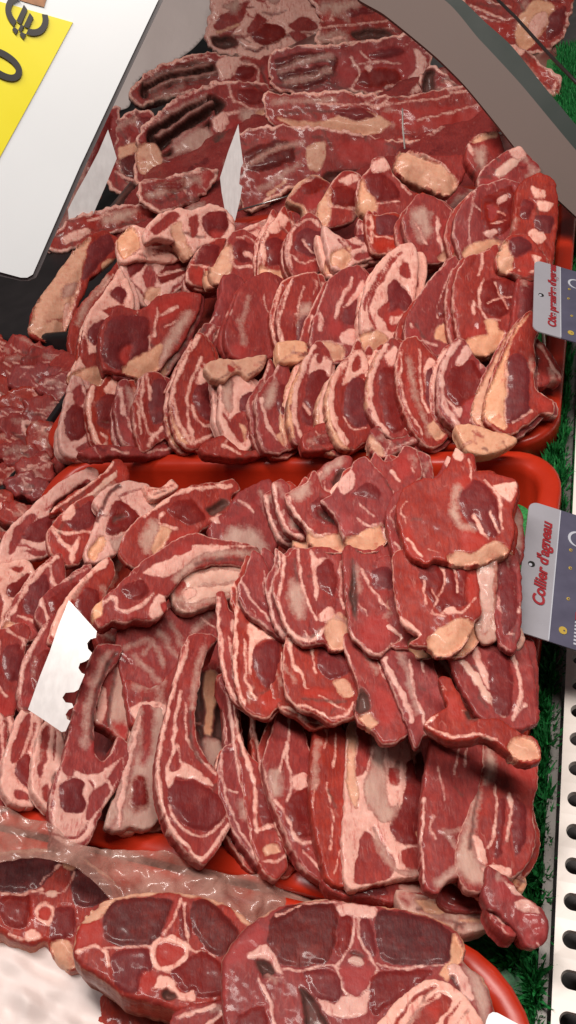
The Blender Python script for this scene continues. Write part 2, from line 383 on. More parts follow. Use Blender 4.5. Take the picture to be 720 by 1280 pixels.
    bv = np.unique(be); nb = len(bv); bm = -np.ones(len(q), int); bm[bv] = np.arange(nb)
    n0 = len(q); cen = L[:, :2].mean(0)
    r1 = L[bv].copy(); r1[:, 2] -= th*.5; r2 = L[bv].copy(); r2[:, 2] -= th; r2[:, :2] = cen+(r2[:, :2]-cen)*.93
    V = np.vstack([L, r1, r2]); skirt = []
    for a_, b_ in be:
        ia, ib = bm[a_], bm[b_]
        skirt += [(b_, a_, n0+ia, n0+ib), (n0+ib, n0+ia, n0+nb+ia, n0+nb+ib)]
    nxt = {int(a_): int(b_) for a_, b_ in be}; back = []; seen = set()
    for s0 in list(nxt):
        if s0 in seen: continue
        lp = []; k = s0
        while k in nxt and k not in seen: seen.add(k); lp.append(k); k = nxt[k]
        if len(lp) > 2: back.append(tuple(n0+nb+bm[v] for v in lp))
    attr = {k: np.concatenate([F[k], F[k][bv]-(3.2 if k == 'f' else 0)*(.2+1.6*vnoise(q[bv, 0]/10, q[bv, 1]/10, seed+41)), F[k][bv]-(4.5 if k == 'f' else 0)]) for k in CH}
    me0 = bpy.data.meshes.new('tmp'); faces = [tuple(x) for x in cells]+skirt+back
    me0.from_pydata([tuple(v) for v in V], [], faces); me0.update()
    N = np.zeros(len(V)*3); me0.vertices.foreach_get('normal', N); N = N.reshape(-1, 3); bpy.data.meshes.remove(me0)
    # ---- split into parts: rim fat, fat cap, bone, eye muscle; the rest is the thing itself
    part = np.zeros(len(cells), int); fa = lambda v: v[cells].mean(1)
    part[(fa(F['e']) > 0) | (fa(F['x']) > 0)] = 1; part[(fa(rimv) > 0) & ((fa(F['f']) > 0) | (fa(F['o']) > 0))] = 2; part[fa(F['o']) > 0] = 3; part[fa(F['b']) > 0] = 4
    names = ['', 'lean_eye', 'fat_rim', 'fat_cap', 'bone']
    comp = list(range(len(q)+0)); cpart = {}
    def find(a_):
        while comp[a_] != a_: comp[a_] = comp[comp[a_]]; a_ = comp[a_]
        return a_
    pid = np.zeros(len(cells), int); kinds = [0]
    for k in range(1, 5):
        comp = list(range(len(q))); fi = np.nonzero(part == k)[0]
        for f_ in fi:
            r_ = find(int(cells[f_][0]))
            for v_ in cells[f_][1:]: comp[find(int(v_))] = r_
        gr = {}
        for f_ in fi: gr.setdefault(find(int(cells[f_][0])), []).append(f_)
        for g_ in sorted(gr.values(), key=len, reverse=True):
            if len(g_) >= 40: pid[g_] = len(kinds); kinds.append(k)
    part = pid
    sk_part = np.zeros(len(skirt)+len(back), int)
    vp = np.zeros(n0, int); vp[cells.ravel()] = np.repeat(part, 4)
    for s in range(len(be)): sk_part[2*s:2*s+2] = vp[be[s][0]] if kinds[vp[be[s][0]]] in (2, 3) else 0
    allp = np.concatenate([part, sk_part]); mw = Matrix(((xa[0], ya[0], n[0], C[0]), (xa[1], ya[1], n[1], C[1]), (xa[2], ya[2], n[2], C[2]), (0, 0, 0, 1)))
    root = None
    order = [k for k in range(len(kinds)) if (allp == k).any()]
    for k in order:
        fs = [faces[i_] for i_ in np.nonzero(allp == k)[0]]
        if not fs: continue
        vs = np.unique(np.concatenate([np.array(f) for f in fs])); vm = {int(v): j for j, v in enumerate(vs)}
        o = link(name if k == 0 else names[kinds[k]], V[vs], [tuple(vm[int(v)] for v in f) for f in fs], MEAT, root, mw=mw if k == 0 else None)
        me = o.data
        for nm, ks in (('ma', 'feb'), ('mb', 'mod'), ('mc', 'rxx')):
            at_ = me.attributes.new(nm, 'FLOAT_COLOR', 'POINT')
            arr = np.ones((len(vs), 4), np.float32)
            for j, kk in enumerate(ks): arr[:, j] = (attr[kk][vs].clip(-8, 8)+8)/16
            at_.data.foreach_set('color', arr.ravel())
        try: me.normals_split_custom_set_from_vertices([tuple(v) for v in N[vs]])
        except Exception: pass
        if k == 0: root = o
    tag(root, label, cat, group); return root

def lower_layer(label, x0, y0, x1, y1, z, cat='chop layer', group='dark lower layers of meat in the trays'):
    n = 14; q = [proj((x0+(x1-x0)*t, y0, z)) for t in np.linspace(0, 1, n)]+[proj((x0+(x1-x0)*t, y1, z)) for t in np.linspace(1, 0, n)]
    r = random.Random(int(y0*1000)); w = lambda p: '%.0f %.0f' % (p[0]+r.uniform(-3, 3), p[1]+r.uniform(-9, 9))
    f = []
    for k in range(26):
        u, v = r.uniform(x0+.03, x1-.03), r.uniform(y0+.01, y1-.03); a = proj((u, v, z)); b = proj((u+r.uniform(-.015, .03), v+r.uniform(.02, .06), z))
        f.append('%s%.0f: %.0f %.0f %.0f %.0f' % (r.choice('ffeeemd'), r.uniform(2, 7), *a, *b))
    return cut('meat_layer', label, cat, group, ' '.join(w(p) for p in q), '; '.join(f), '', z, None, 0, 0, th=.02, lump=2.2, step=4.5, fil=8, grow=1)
LL = 'dark lower meat layer seen in gaps '
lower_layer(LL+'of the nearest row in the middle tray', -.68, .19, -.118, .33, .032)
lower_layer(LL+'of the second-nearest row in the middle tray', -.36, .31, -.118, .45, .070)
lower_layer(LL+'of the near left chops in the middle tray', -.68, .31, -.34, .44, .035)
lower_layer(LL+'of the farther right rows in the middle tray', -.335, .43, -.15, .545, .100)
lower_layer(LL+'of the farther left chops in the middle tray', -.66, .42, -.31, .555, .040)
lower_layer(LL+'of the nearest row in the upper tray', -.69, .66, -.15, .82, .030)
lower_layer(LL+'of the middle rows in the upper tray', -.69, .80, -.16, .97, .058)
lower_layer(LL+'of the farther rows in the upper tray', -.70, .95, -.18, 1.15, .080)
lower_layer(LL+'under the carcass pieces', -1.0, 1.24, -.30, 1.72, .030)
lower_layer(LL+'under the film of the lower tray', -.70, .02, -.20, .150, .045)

# ================================================================== middle red tray, front row
G = 'rib and neck chops in the front row of the middle red tray'
def A(n, lab, o, f, rim='', z=.072, p=26, y=14, l=0, cat='chop', **k): return cut(n, lab, cat, G, o, f, rim, z, p, y, l, **k)
A('rib_chop', 'rib chop cut off by the left frame edge beside the pair of fat-striped chops', "-30 905 0 893 10 915 6 950 12 1002 -30 1002", "f5: 0 895 4 930 2 965 8 1000; l4: 6 910 8 950", y=14)
A('rib_chop', 'pale rib chop with thick white fat stripes, first left of the long curved rib', "30 885 20 900 12 925 5 950 2 975 5 990 15 1001 32 1006 46 1002 48 970 48 930 54 895 45 886", "l: 30 897 38 896 33 925 24 950 15 955 12 950 20 920; l3: 44 905 36 935 30 948; e: 22 953 36 942 41 962 39 986 28 980 19 966; l: 18 985 36 992 36 999 22 997", base='f', l=3)
A('rib_chop', 'narrow fat-striped rib chop touching the left side of the long curved rib chop', "58 900 50 915 43 940 40 970 42 990 52 1003 63 1012 75 1005 82 960 74 905", "l: 54 912 62 908 59 940 52 972 47 960; l: 52 985 60 978 62 1002 55 998; l3: 70 915 66 950", base='f', l=6)
A('rib_chop', 'big rib chop with a long curved rib round a dark hollow, over the front rim', "121 812 150 812 148 826 132 848 122 880 117 915 119 940 128 950 138 940 146 922 158 930 160 950 150 975 130 1005 120 1030 111 1048 95 1062 80 1058 66 1052 68 1035 64 1010 66 990 72 965 80 950 84 930 90 900 98 870 108 840",
  "f: 74 970 86 955 100 966 125 966 152 948 142 985 122 1015 112 1042 86 1052 69 1042 68 1000; e: 75 985 82 974 95 970 106 975 104 988 108 1003 104 1012 88 1013 78 1008; l: 80 954 92 952 95 968 82 968; l: 112 992 128 978 136 968 152 948 150 966 132 996 114 1022 108 1022; l4: 112 975 118 985 114 998; f3: 118 985 132 975 140 985; d5: 144 822 128 846 119 880 114 915 116 940; m7: 134 820 117 856 109 896 106 932; r: 111 932 118 928 122 942 112 945; l3: 66 1036 84 1044 100 1040 112 1026; l4: 92 905 86 935 88 955; l3: 68 1050 84 1054", l=26, z=.08, th=.03)
A('rib_end', 'short rib end with grey-brown inner skin inside the long curved rib', "140 832 152 825 170 830 168 870 162 900 158 924 148 920 138 912 122 905 117 900 124 868 132 846", "m: 150 832 168 832 164 880 158 915 146 916 138 900 142 860; f: 124 872 130 860 134 880 128 904 119 900; d3: 144 840 138 880 136 905; r: 140 900 158 905 158 922 146 920", l=18, cat='rib piece')
A('rib_chop', 'hazy greyish rib chop standing between the curved rib and the large hero rib chop', "182 868 170 900 158 940 150 980 136 1015 134 1030 150 1036 165 1030 182 1034 200 1020 204 970 206 900 206 860", "m8: 182 882 164 930 150 980 140 1020; l4: 190 880 170 940 160 980; f6: 176 900 162 950 152 1000 150 1030; e: 162 995 164 975 174 966 182 972 184 1005 172 1012 163 1008; l: 178 880 192 880 186 950 176 955", base='m', l=0)
A('rib_chop', 'large rib chop with round dark eye and two long white fat lines', "238 798 228 815 222 840 215 870 207 900 200 930 197 960 199 990 208 1020 222 1045 235 1060 253 1074 263 1068 280 1042 292 1015 292 985 275 966 258 948 248 926 244 900 247 870 254 835 264 810 272 803 258 796",
  "f5: 236 808 224 842 213 882 204 922 200 958 202 992 214 1030 232 1052; f4: 226 866 220 905 217 938 213 962; f: 217 936 223 928 228 950 238 956 256 968 266 980 242 973 224 969 214 985 209 962; l: 217 945 223 935 227 957 215 963; e: 211 985 222 974 240 974 262 984 280 1000 284 1010 275 1024 258 1034 240 1031 222 1020 213 1000; f3: 213 1004 219 1022 236 1036 252 1040 270 1031 283 1014; l: 224 1030 242 1042 262 1042 276 1034 255 1062 240 1052; f5: 212 1030 236 1055 253 1069 268 1052 284 1026; m5: 254 815 246 845 242 885; f2: 232 880 234 920 250 948 270 966; d3: 238 890 240 930 252 952", l=30, z=.08, th=.028)
A('rib_sheet', 'dark hollow rib wall with an orange bone strip right of the large rib chop', "242 828 276 832 286 870 292 930 290 962 262 962 245 930 238 880", "d: 244 850 260 845 284 880 284 930 270 955 250 930 242 890; o: 258 842 272 843 272 870 268 895 263 920 255 918 258 890 254 865; m: 252 925 272 925 286 945 266 958; f2: 240 902 252 904", l=-14, cat='rib piece')
A('rib_chop', 'slim rib chop with a white fat edge immediately right of the large rib chop', "274 850 282 870 288 900 290 930 280 935 274 960 275 990 282 1010 290 1030 305 1055 322 1077 336 1082 332 1040 320 1010 310 985 302 950 298 920 298 880 290 850", "f4: 284 870 290 905 292 930 297 955 304 982 312 1010; f3: 277 940 279 975 287 1005 300 1035 318 1067; m: 299 1000 308 1000 306 1020 301 1020; f3: 282 985 296 988", l=14)
A('rib_chop', 'rib chop curling round a dark gap, left of the three-cornered neck piece', "292 860 300 905 304 925 310 940 320 952 334 957 344 925 350 900 352 960 350 1010 354 1050 358 1080 345 1094 330 1084 318 1060 312 1030 306 1000 302 970 296 930", "f5: 296 900 304 935 312 958 318 982 320 1018 322 1037; e: 322 985 332 978 345 1000 352 1030 340 1035 326 1025; f4: 320 1035 342 1030 350 1046; f3: 330 955 342 930; o: 330 1055 345 1052 349 1062 332 1066; d: 303 888 312 925 322 946 332 944 342 908 340 888 316 880; f3: 330 1072 345 1075 356 1066", l=6)
A('neck_chop', 'three-cornered red neck piece with pale membrane left of the flat lean slab', "350 880 370 876 378 905 386 935 394 958 392 990 398 1030 402 1060 412 1087 426 1097 412 1102 392 1092 376 1077 362 1050 350 1020 342 1000 336 980 330 955 338 925 346 900", "f3: 361 885 361 925 352 960 345 985; f3: 358 930 364 985 358 1002; e: 363 995 386 985 390 1010 392 1040 374 1046 361 1020; f4: 345 1000 360 1022 372 1048 392 1052; f4: 342 1030 358 1055 376 1085; m: 338 970 350 963 352 992 342 996; f: 366 972 382 968 388 980 370 988; f3: 380 1060 396 1080 414 1092", l=16)
A('lean_slab', 'flat fibrous lean meat slab standing left of the grey membrane piece', "398 898 415 894 430 915 438 940 436 980 432 1020 432 1060 436 1102 420 1102 408 1092 400 1060 393 1035 389 990 390 950", "f2: 408 980 416 1020 412 1060; f2: 420 920 416 960; m3: 398 930 394 985; f2: 424 1060 418 1090; f2: 410 905 405 940", l=20, cat='slab')
A('neck_chop', 'wide neck chop with a big grey-white membrane down its middle', "437 905 450 898 462 893 482 908 502 913 512 940 520 975 534 985 534 1050 532 1088 500 1093 470 1100 440 1107 432 1090 429 1050 432 1010 434 960",
  "l: 450 905 466 900 466 935 456 965 446 972 447 935; r4: 458 905 456 955; o: 437 912 446 905 445 960 450 1000 444 1012 435 980; m: 468 920 500 930 494 980 497 1020 480 1027 462 1010 455 980 466 950; f: 480 918 502 915 499 950 490 962 499 1000 486 1006 482 965; r: 485 962 499 965 497 982 486 978; e: 506 955 516 950 522 965 532 962 534 1020 530 1050 506 1055 492 1045 488 1030 502 1000 506 975; l: 443 1060 460 1038 480 1058 494 1075 486 1095 446 1101; f5: 440 1092 448 1040 440 1002 432 1022; m6: 468 1036 482 1068 497 1085 527 1090; f2: 506 1056 531 1056; l: 500 1060 530 1058 530 1082 510 1084; o4: 520 1040 530 1078", base='f', l=8)
A('lean_slab', 'tall red fibrous lean slab right of the grey membrane neck chop', "543 920 570 923 600 920 614 930 616 950 608 975 600 995 590 1020 580 1045 577 1070 582 1090 562 1097 548 1112 534 1107 529 1080 527 1030 531 980 537 945", "f2: 548 960 556 1000; f2: 575 935 568 970; m2: 560 1040 574 1036; f3: 532 1000 528 1050 532 1098; r: 594 960 612 945 604 975 590 985; f2: 585 930 580 960; m: 545 1096 560 1088 574 1078 566 1094 548 1108", l=22, cat='slab')
A('neck_chop', 'neck chop with white tendon folds at the right end of the front row', "608 920 640 938 668 948 670 985 664 1010 668 1040 666 1060 657 1080 640 1094 630 1092 620 1102 600 1112 583 1107 572 1085 571 1060 579 1035 588 1010 598 990 604 960",
  "m: 598 985 590 1005 581 1040 573 1062 572 1082 590 1099 612 1103 618 1090 600 1075 592 1055 597 1020 602 990; d3: 600 990 592 1030 588 1060; f: 592 1042 604 1050 609 1077 598 1070; f3: 618 985 622 1015 618 1040 612 1060; f4: 636 995 638 1020 634 1050; f: 612 1080 640 1085 632 1096 610 1094; m: 611 925 618 950 617 976 607 980; r: 638 960 667 955 666 986 648 992; e: 624 1000 632 1000 628 1060 620 1070; e: 642 1000 656 1010 656 1050 644 1070 640 1040; r3: 632 1040 630 1075; f2: 604 1082 616 1098", l=12)
A('meat_trimming', 'round dark muscle tucked under the tendon chop at the front right corner', "546 1108 560 1092 575 1085 592 1096 612 1102 630 1100 642 1118 625 1136 600 1138 570 1138 552 1130", "e: 552 1112 576 1090 600 1102 612 1115 590 1130 562 1128; f2: 560 1100 578 1112; m: 600 1118 630 1110 636 1120 610 1132", rim='U2', l=-4, cat='trimming', z=.06)
A('meat_trimming', 'bright red dangling meat tip that reaches over the green grass', "610 1085 628 1093 642 1105 650 1118 666 1128 679 1140 685 1158 681 1176 668 1184 655 1179 645 1161 632 1150 622 1141 612 1136 605 1120 608 1100", "r: 650 1140 672 1145 680 1160 668 1178 655 1168; f: 642 1128 660 1127 674 1141 664 1142 646 1136; f3: 612 1138 624 1148 636 1166; r: 620 1100 640 1108 642 1125 624 1125; f: 630 1105 646 1110 656 1122 644 1118; l3: 655 1150 668 1172", l=20, cat='trimming', z=.065, p=10)
A('meat_trimming', 'pointed pink sliver beside the dangling red meat tip', "606 1130 614 1136 628 1148 642 1160 646 1168 636 1170 622 1160 612 1145", "f2: 609 1133 630 1156; r: 628 1155 640 1162 636 1168", l=22, cat='trimming', z=.06)
A('fat_nugget', 'small yellow lump of fat beside the green grass at the front right corner', "645 1089 654 1091 659 1102 655 1113 646 1110 642 1100", "", base='o', l=4, cat='fat', z=.06)
A('meat_trimming', 'glistening yellowish skin fold under the neck chops near the front rim', "498 1112 540 1122 575 1134 600 1132 614 1140 607 1160 570 1165 530 1147 505 1137", "o: 520 1125 545 1128 560 1140 540 1142; l: 500 1118 515 1125 512 1134; d3: 560 1138 600 1140; o4: 575 1150 600 1150", base='m', l=-2, cat='trimming', z=.06)
A('meat_trimming', 'ragged red trimmings wedged under the membrane neck chop', "405 1098 430 1090 470 1098 500 1088 530 1090 547 1110 532 1122 500 1122 490 1128 465 1122 435 1120 415 1112", "f: 415 1098 432 1100 436 1112 420 1108; e: 440 1104 470 1102 486 1116 462 1118; f: 496 1108 525 1104 530 1114 505 1116; r: 500 1096 520 1094 520 1102", l=-2, cat='trimming', z=.065)

# ------------------------------------------------------------------ middle tray, right half, third row
G = 'neck chops in the third row of the middle red tray'
ROWZ = {'third': .122, 'second': .145, 'far r': .165}
def B(n, lab, o, f, rim='', z=None, p=28, y=8, l=0, cat='chop', **k): return cut(n, lab, cat, G, o, f, rim, z or next(v for q, v in ROWZ.items() if q in G), p, y, l, **{'th': .013, **k})
B('long_bone_piece', 'dark meat piece with a long slanting pale bone below the printed neck tag', "563 815 590 798 605 793 625 810 652 798 664 830 670 870 672 897 652 908 630 908 610 902 595 892 578 860 566 835", "b9: 572 820 592 842 612 872 628 890; f9: 594 802 602 835 612 856; f4: 622 838 628 850 624 870 618 877; f5: 640 812 646 840 650 870 645 887; e: 612 820 632 815 640 850 638 890 620 890 612 860; f4: 655 880 640 896", l=-4)
B('neck_chop', 'reddish neck chop with white bands between the hollow piece and the folded flap', "476 812 495 798 520 803 532 798 548 850 562 880 577 905 562 922 545 912 530 917 520 932 508 902 496 870 483 840", "f7: 482 826 494 852 508 876 516 900; f3: 512 828 520 870 530 900 532 914; m4: 500 812 512 850 522 890; r: 540 862 552 880 560 900 548 905; f3: 522 812 530 840", l=2)
B('neck_chop', 'lean neck chop with a dark round hollow in its middle', "430 800 450 788 470 803 490 830 505 850 514 880 517 905 500 922 480 927 464 907 450 902 444 880 450 860", "d: 446 872 453 858 460 866 463 886 453 894 445 887; o: 450 895 462 890 472 902 462 908; r: 468 860 490 870 492 900 476 905; f2: 470 820 480 850; m3: 455 808 470 840", l=5)
B('neck_chop', 'neck chop with a yellow fat button on its dark round muscle', "363 785 375 798 385 803 400 793 415 803 432 798 445 833 454 858 450 872 442 881 447 892 432 897 415 902 395 890 375 884 361 870 355 840 357 810", "f5: 364 800 368 830 380 846 386 857; e: 399 810 415 802 430 815 440 835 428 845 412 848 400 835; o: 417 852 428 849 438 857 440 868 430 871 421 863; f3: 374 880 395 885 412 895 430 892 440 878; r: 380 860 410 862 420 880 395 880; f2: 398 868 430 885; l: 375 810 392 806 395 850 386 860; f3: 390 808 396 840; d2: 378 872 430 876", l=10)
B('rib_chop', 'rib chop with round muscle and curled fat edge left of the yellow-buttoned neck chop', "297 745 307 745 313 768 330 776 345 788 360 803 354 830 352 850 364 870 346 882 335 894 320 892 304 880 295 850 292 820 294 780", "f4: 298 750 296 800 296 850 306 877; f: 312 780 325 788 345 790 352 800 330 799 318 810 314 842 309 830 312 800; e: 316 815 328 803 345 801 350 820 345 850 335 862 325 850 318 835; r: 325 868 345 855 358 859 352 874 335 887 324 881; f3: 306 800 308 850 320 872; d2: 326 866 348 852", l=12)
B('neck_flap', 'folded flap of red meat with a cream fat corner above the tall lean slab', "550 850 562 848 575 868 585 888 600 898 620 898 634 905 652 916 670 925 672 950 655 952 640 942 618 927 606 920 590 924 565 924 545 917 533 905 545 893 560 883", "o: 634 930 650 917 669 930 671 946 652 948 640 940; f: 656 890 668 900 671 916 658 906; d: 580 888 592 888 597 899 585 899; f3: 540 910 570 920 600 918 620 924; f3: 535 905 550 896; l: 575 905 620 902 640 915 610 915; r: 560 870 575 880 580 898 565 898", l=24, cat='flap')
G = 'neck chops in the second row of the middle red tray'
B('long_bone_piece', 'upright grey leg bone strip right of the big round neck chop', "596 690 620 692 622 730 620 760 627 790 615 802 600 800 593 770 596 740", "b: 598 695 614 695 616 730 614 770 606 790 598 770; l3: 620 700 619 760 626 790", base='m', l=-2, p=14)
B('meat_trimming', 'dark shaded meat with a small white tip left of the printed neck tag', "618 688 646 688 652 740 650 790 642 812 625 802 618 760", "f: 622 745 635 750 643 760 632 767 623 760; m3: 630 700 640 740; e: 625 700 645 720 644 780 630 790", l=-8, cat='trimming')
B('bone_piece', 'small pale bone knob peeking out below the printed neck tag', "640 792 650 785 656 800 650 812 640 806", "", base='b', l=-30, cat='bone')
B('neck_chop', 'big round neck chop with veined dark face and cream fat flap along its lower edge', "495 692 520 688 540 693 560 696 582 698 594 710 598 740 600 765 592 778 582 800 566 814 548 818 540 807 512 802 525 792 505 777 498 755 493 720",
  "e: 530 705 576 702 586 715 586 750 570 760 550 765 535 745 525 725; f2: 540 735 546 750 540 765 556 770; f3: 548 768 560 761 576 765 592 748; o: 535 800 548 785 575 772 592 778 580 800 566 813 548 817 540 808; f: 495 765 505 770 529 792 515 791; f3: 530 728 532 756; f2: 552 710 556 730 548 745; f2: 566 708 572 740; r: 585 712 594 735 588 755 582 740; f: 557 762 566 758 570 766 560 768", l=14)
B('neck_chop', 'shadowed neck chop with a torn yellow-spotted edge left of the big round neck chop', "430 690 450 678 490 683 497 720 500 760 510 782 500 795 490 805 475 817 462 814 448 800 439 790 435 760 431 720", "m4: 445 712 450 738; o: 484 752 494 748 501 760 494 767 486 762; f5: 492 765 502 775 512 786; f3: 452 714 470 745 486 760; r: 450 795 460 770 480 770 492 785 480 805 462 809; f2: 452 805 474 814 490 802; e: 464 715 486 710 490 735 470 738; d: 440 700 448 740 446 775 438 750", rim='D2', l=6)
B('neck_chop', 'J-shaped neck chop with a long white fat rim and curled cream tip', "350 690 360 698 366 688 385 686 410 686 428 698 434 740 440 780 444 795 434 808 415 810 405 802 395 802 382 804 370 797 358 782 348 757 342 735 350 710", "f4: 357 695 353 725 350 752 358 777 370 793 382 799 395 796 405 786 412 776; f3: 375 690 378 730 385 755 396 775; m: 365 725 378 735 380 765 372 772 362 750; f: 388 690 396 700 408 700 400 715 395 750 390 725; e: 395 710 410 700 420 720 418 745 405 740 396 730; o: 405 785 420 766 440 780 442 796 428 807 412 806; m5: 420 770 436 780; f: 398 768 412 758 418 768 404 778; d2: 370 700 372 725; f3: 425 705 424 740 430 760", l=12)
B('rib_chop', 'thin red chop strip between the bone end and the J-shaped neck chop', "316 690 330 698 338 720 346 745 356 770 364 790 362 800 345 792 330 780 312 768 300 748 300 728 308 715", "f3: 305 728 318 752 336 774; f2: 330 715 342 750; l: 318 720 330 740 340 770; f2: 338 760 352 786", l=5)
G = 'neck chops in the far row of the middle red tray'
B('neck_chop', 'crescent chop with white curved rim at the left of the far row of neck chops', "342 603 352 600 362 607 366 625 373 640 383 655 387 666 378 673 368 669 354 656 347 635 341 615", "f4: 343 606 347 630 353 650 363 665 379 669; m: 364 645 372 650 370 658 362 655", l=6)
B('rib_tube', 'curved brown rib tube rising above the fat-capped chops in the far row', "385 607 394 590 410 578 428 569 440 574 433 600 422 613 415 624 400 620 388 624 383 615", "m6: 396 604 408 588 428 575; d: 412 602 426 584 432 594 420 612; f3: 388 610 402 590; f: 386 615 400 612 398 620", l=8, cat='rib piece')
B('neck_chop', 'neck chop with pale skin side and wide cream fat cap below the rib tube', "392 590 383 605 368 612 358 620 367 640 378 652 384 662 388 676 400 686 415 690 430 686 432 668 427 655 422 640 417 620 405 613 400 600", "o: 384 662 396 668 410 669 430 662 432 676 426 688 405 687 390 678; f3: 361 622 371 640 383 656 393 667 411 667; e: 390 630 402 622 415 635 420 652 405 655 392 645; m: 362 617 385 604 386 616 376 626; d: 398 640 412 645 418 654 404 650; l: 378 635 390 650 392 662 382 650", l=10)
B('neck_chop', 'neck chop with pink fat knob and cream fat crescent amid the far row', "425 602 438 588 445 576 455 573 470 588 482 600 492 620 487 640 480 655 484 672 470 686 458 688 445 684 430 670 426 655 420 645 410 632 403 625 416 618", "o: 431 671 445 668 465 658 477 654 484 672 470 686 456 687 440 682; f: 425 600 440 588 443 605 432 620 424 613; f3: 447 648 460 656 475 652; f2: 405 625 415 640 428 657; e: 440 618 462 604 477 618 470 625 455 622; f2: 450 630 466 645; r: 430 640 440 655 436 668 428 660", l=12)
B('neck_chop', 'ragged neck chop with a pink fat lobe left of the large leaf-shaped steak', "470 565 480 578 495 573 505 558 520 563 527 590 517 610 504 630 502 660 492 678 480 672 476 650 480 625 470 605 462 588", "f: 480 660 490 650 502 638 500 657 491 677 480 670; f3: 490 590 500 602; m3: 500 620 503 642; r: 495 578 510 570 514 590 500 600; f3: 478 600 490 615", l=4)
B('neck_steak', 'large leaf-shaped neck steak with a pointed top in the corner of the middle tray', "570 562 580 568 592 570 595 590 606 591 622 594 644 604 644 625 638 640 642 660 636 685 622 692 606 700 585 703 560 700 545 697 534 702 514 692 506 672 500 650 498 632 508 610 528 600 547 598 560 584",
  "f: 568 563 580 567 577 580 566 574; f2: 586 575 588 602; e: 576 610 592 600 605 605 618 625 625 650 618 670 600 668 585 655 578 640 572 625; m7: 571 612 568 640 579 658 590 662; f5: 590 645 600 660 607 673; f: 616 608 641 604 641 620 634 629 622 620; r: 575 662 590 660 608 672 606 683 580 686; o: 559 693 575 686 590 690 606 680 621 676 634 688 612 697 590 703 570 701; r: 508 660 518 655 521 676 536 696 514 690; f3: 512 672 530 694; f3: 606 600 622 625 626 660; f3: 612 640 620 665; r: 570 605 580 595 590 600 578 612", l=14, th=.03, cat='steak')
B('meat_trimming', 'dark shaded side of meat between the leaf-shaped steak and the printed neck tag', "634 622 652 640 655 692 646 707 630 692 638 660", "m: 640 640 650 650 648 690 640 680", l=-50, cat='trimming')

# ------------------------------------------------------------------ middle tray, left half
G = 'rib chops in the left half of the middle red tray'
def E_(n, lab, o, f, rim='', z=.082, p=24, y=13, l=0, cat='chop', **k): return cut(n, lab, cat, G, o, f, rim, z, p, y, l, **k)  # 'white slip' in labels: glass glare built as sheets (labels feed the seed)
E_('rib_chop', "rib chop with long slanting fat rim in the middle tray's far left corner", "0 692 6 670 18 655 33 640 53 622 73 605 100 590 110 586 120 590 120 602 102 607 87 617 72 627 62 640 70 650 80 650 86 670 62 692 40 697 20 700 4 704", "l: 12 682 20 660 40 642 48 646 30 672 15 692; e: 28 670 40 655 60 645 78 638 82 642 66 652 64 670 50 676 34 674; l4: 58 638 82 620 108 602; r3: 24 680 50 686 66 692; l: 30 688 60 686 55 694; d2: 70 628 96 612", base='f', l=0)
E_('rib_stick', 'bare rib bone stick pointing at the bare red corner of the middle tray', "62 642 85 620 110 605 130 590 140 576 150 576 160 588 159 602 142 613 122 624 102 637 88 645 78 638", "f4: 66 638 110 607 140 580; b6: 100 630 128 606 150 588; d2: 85 632 106 615; m4: 112 625 140 606; r: 145 580 156 590 150 600 144 592", l=9, cat='rib piece')
E_('rib_chop', 'small-eyed rib chop with a thick white fat end below the rib bone stick', "80 640 95 628 115 620 122 640 124 662 117 677 107 692 97 704 80 704 64 687 60 665 66 655", "e: 92 640 112 628 118 650 112 660 95 665 80 650; f3: 64 656 75 665 95 666 113 665; f5: 66 662 78 677 88 687; f6: 98 672 92 687 90 702; f: 77 650 90 626 93 646; r: 70 680 82 690 78 698", l=14)
E_('rib_chop', 'rib chop with one very dark eye and a thin bony rib above it', "118 625 135 610 160 603 182 606 197 618 194 640 188 660 162 672 142 692 115 702 106 690 116 665 123 640", "e: 140 632 150 627 165 635 173 646 165 661 140 669 132 664; d6: 142 650 155 645; l3: 150 620 182 612; d4: 123 650 136 620 150 609; o: 110 690 126 668 134 675 120 698; m: 138 672 165 668 160 680 142 688", base='f', l=6)
E_('rib_end', 'small broken rib end at the far rim left of the oval-eyed rib chop', "180 606 200 610 215 599 222 610 206 619 190 624", "l3: 186 612 214 608; d2: 192 618 206 614", base='f', l=4, cat='rib piece')
E_('rib_chop', 'rib chop with an oval eye under a pale lengthwise rib in the far row', "158 668 173 650 190 638 205 626 225 613 250 606 275 603 290 600 298 612 287 622 292 637 277 647 270 652 252 662 242 674 215 682 195 702 170 707 153 692", "e: 210 637 220 628 240 625 252 640 256 650 236 655 220 648; f5: 183 645 220 619 250 612 288 608; o: 190 660 215 660 206 680 192 691; l: 156 675 175 650 178 670 165 686; r: 215 668 240 660 246 668 220 681; f3: 206 640 200 655 220 660; d: 256 636 276 624 284 632 268 645; f: 262 648 275 642 272 655; m: 178 672 192 650 200 660 186 690", l=10)
E_('lean_wedge', 'smooth three-cornered lean wedge between the oval-eyed chop and the white-rimmed crescent', "262 660 270 648 285 638 295 620 315 608 336 600 344 612 347 640 352 660 342 690 330 702 310 692 290 692 270 684", "r3: 285 652 310 640 332 610; m: 290 660 320 664 332 690 300 692 278 682; f: 261 645 272 640 276 655 266 652; f3: 300 625 318 640; m3: 326 615 338 650", l=-12, cat='wedge')
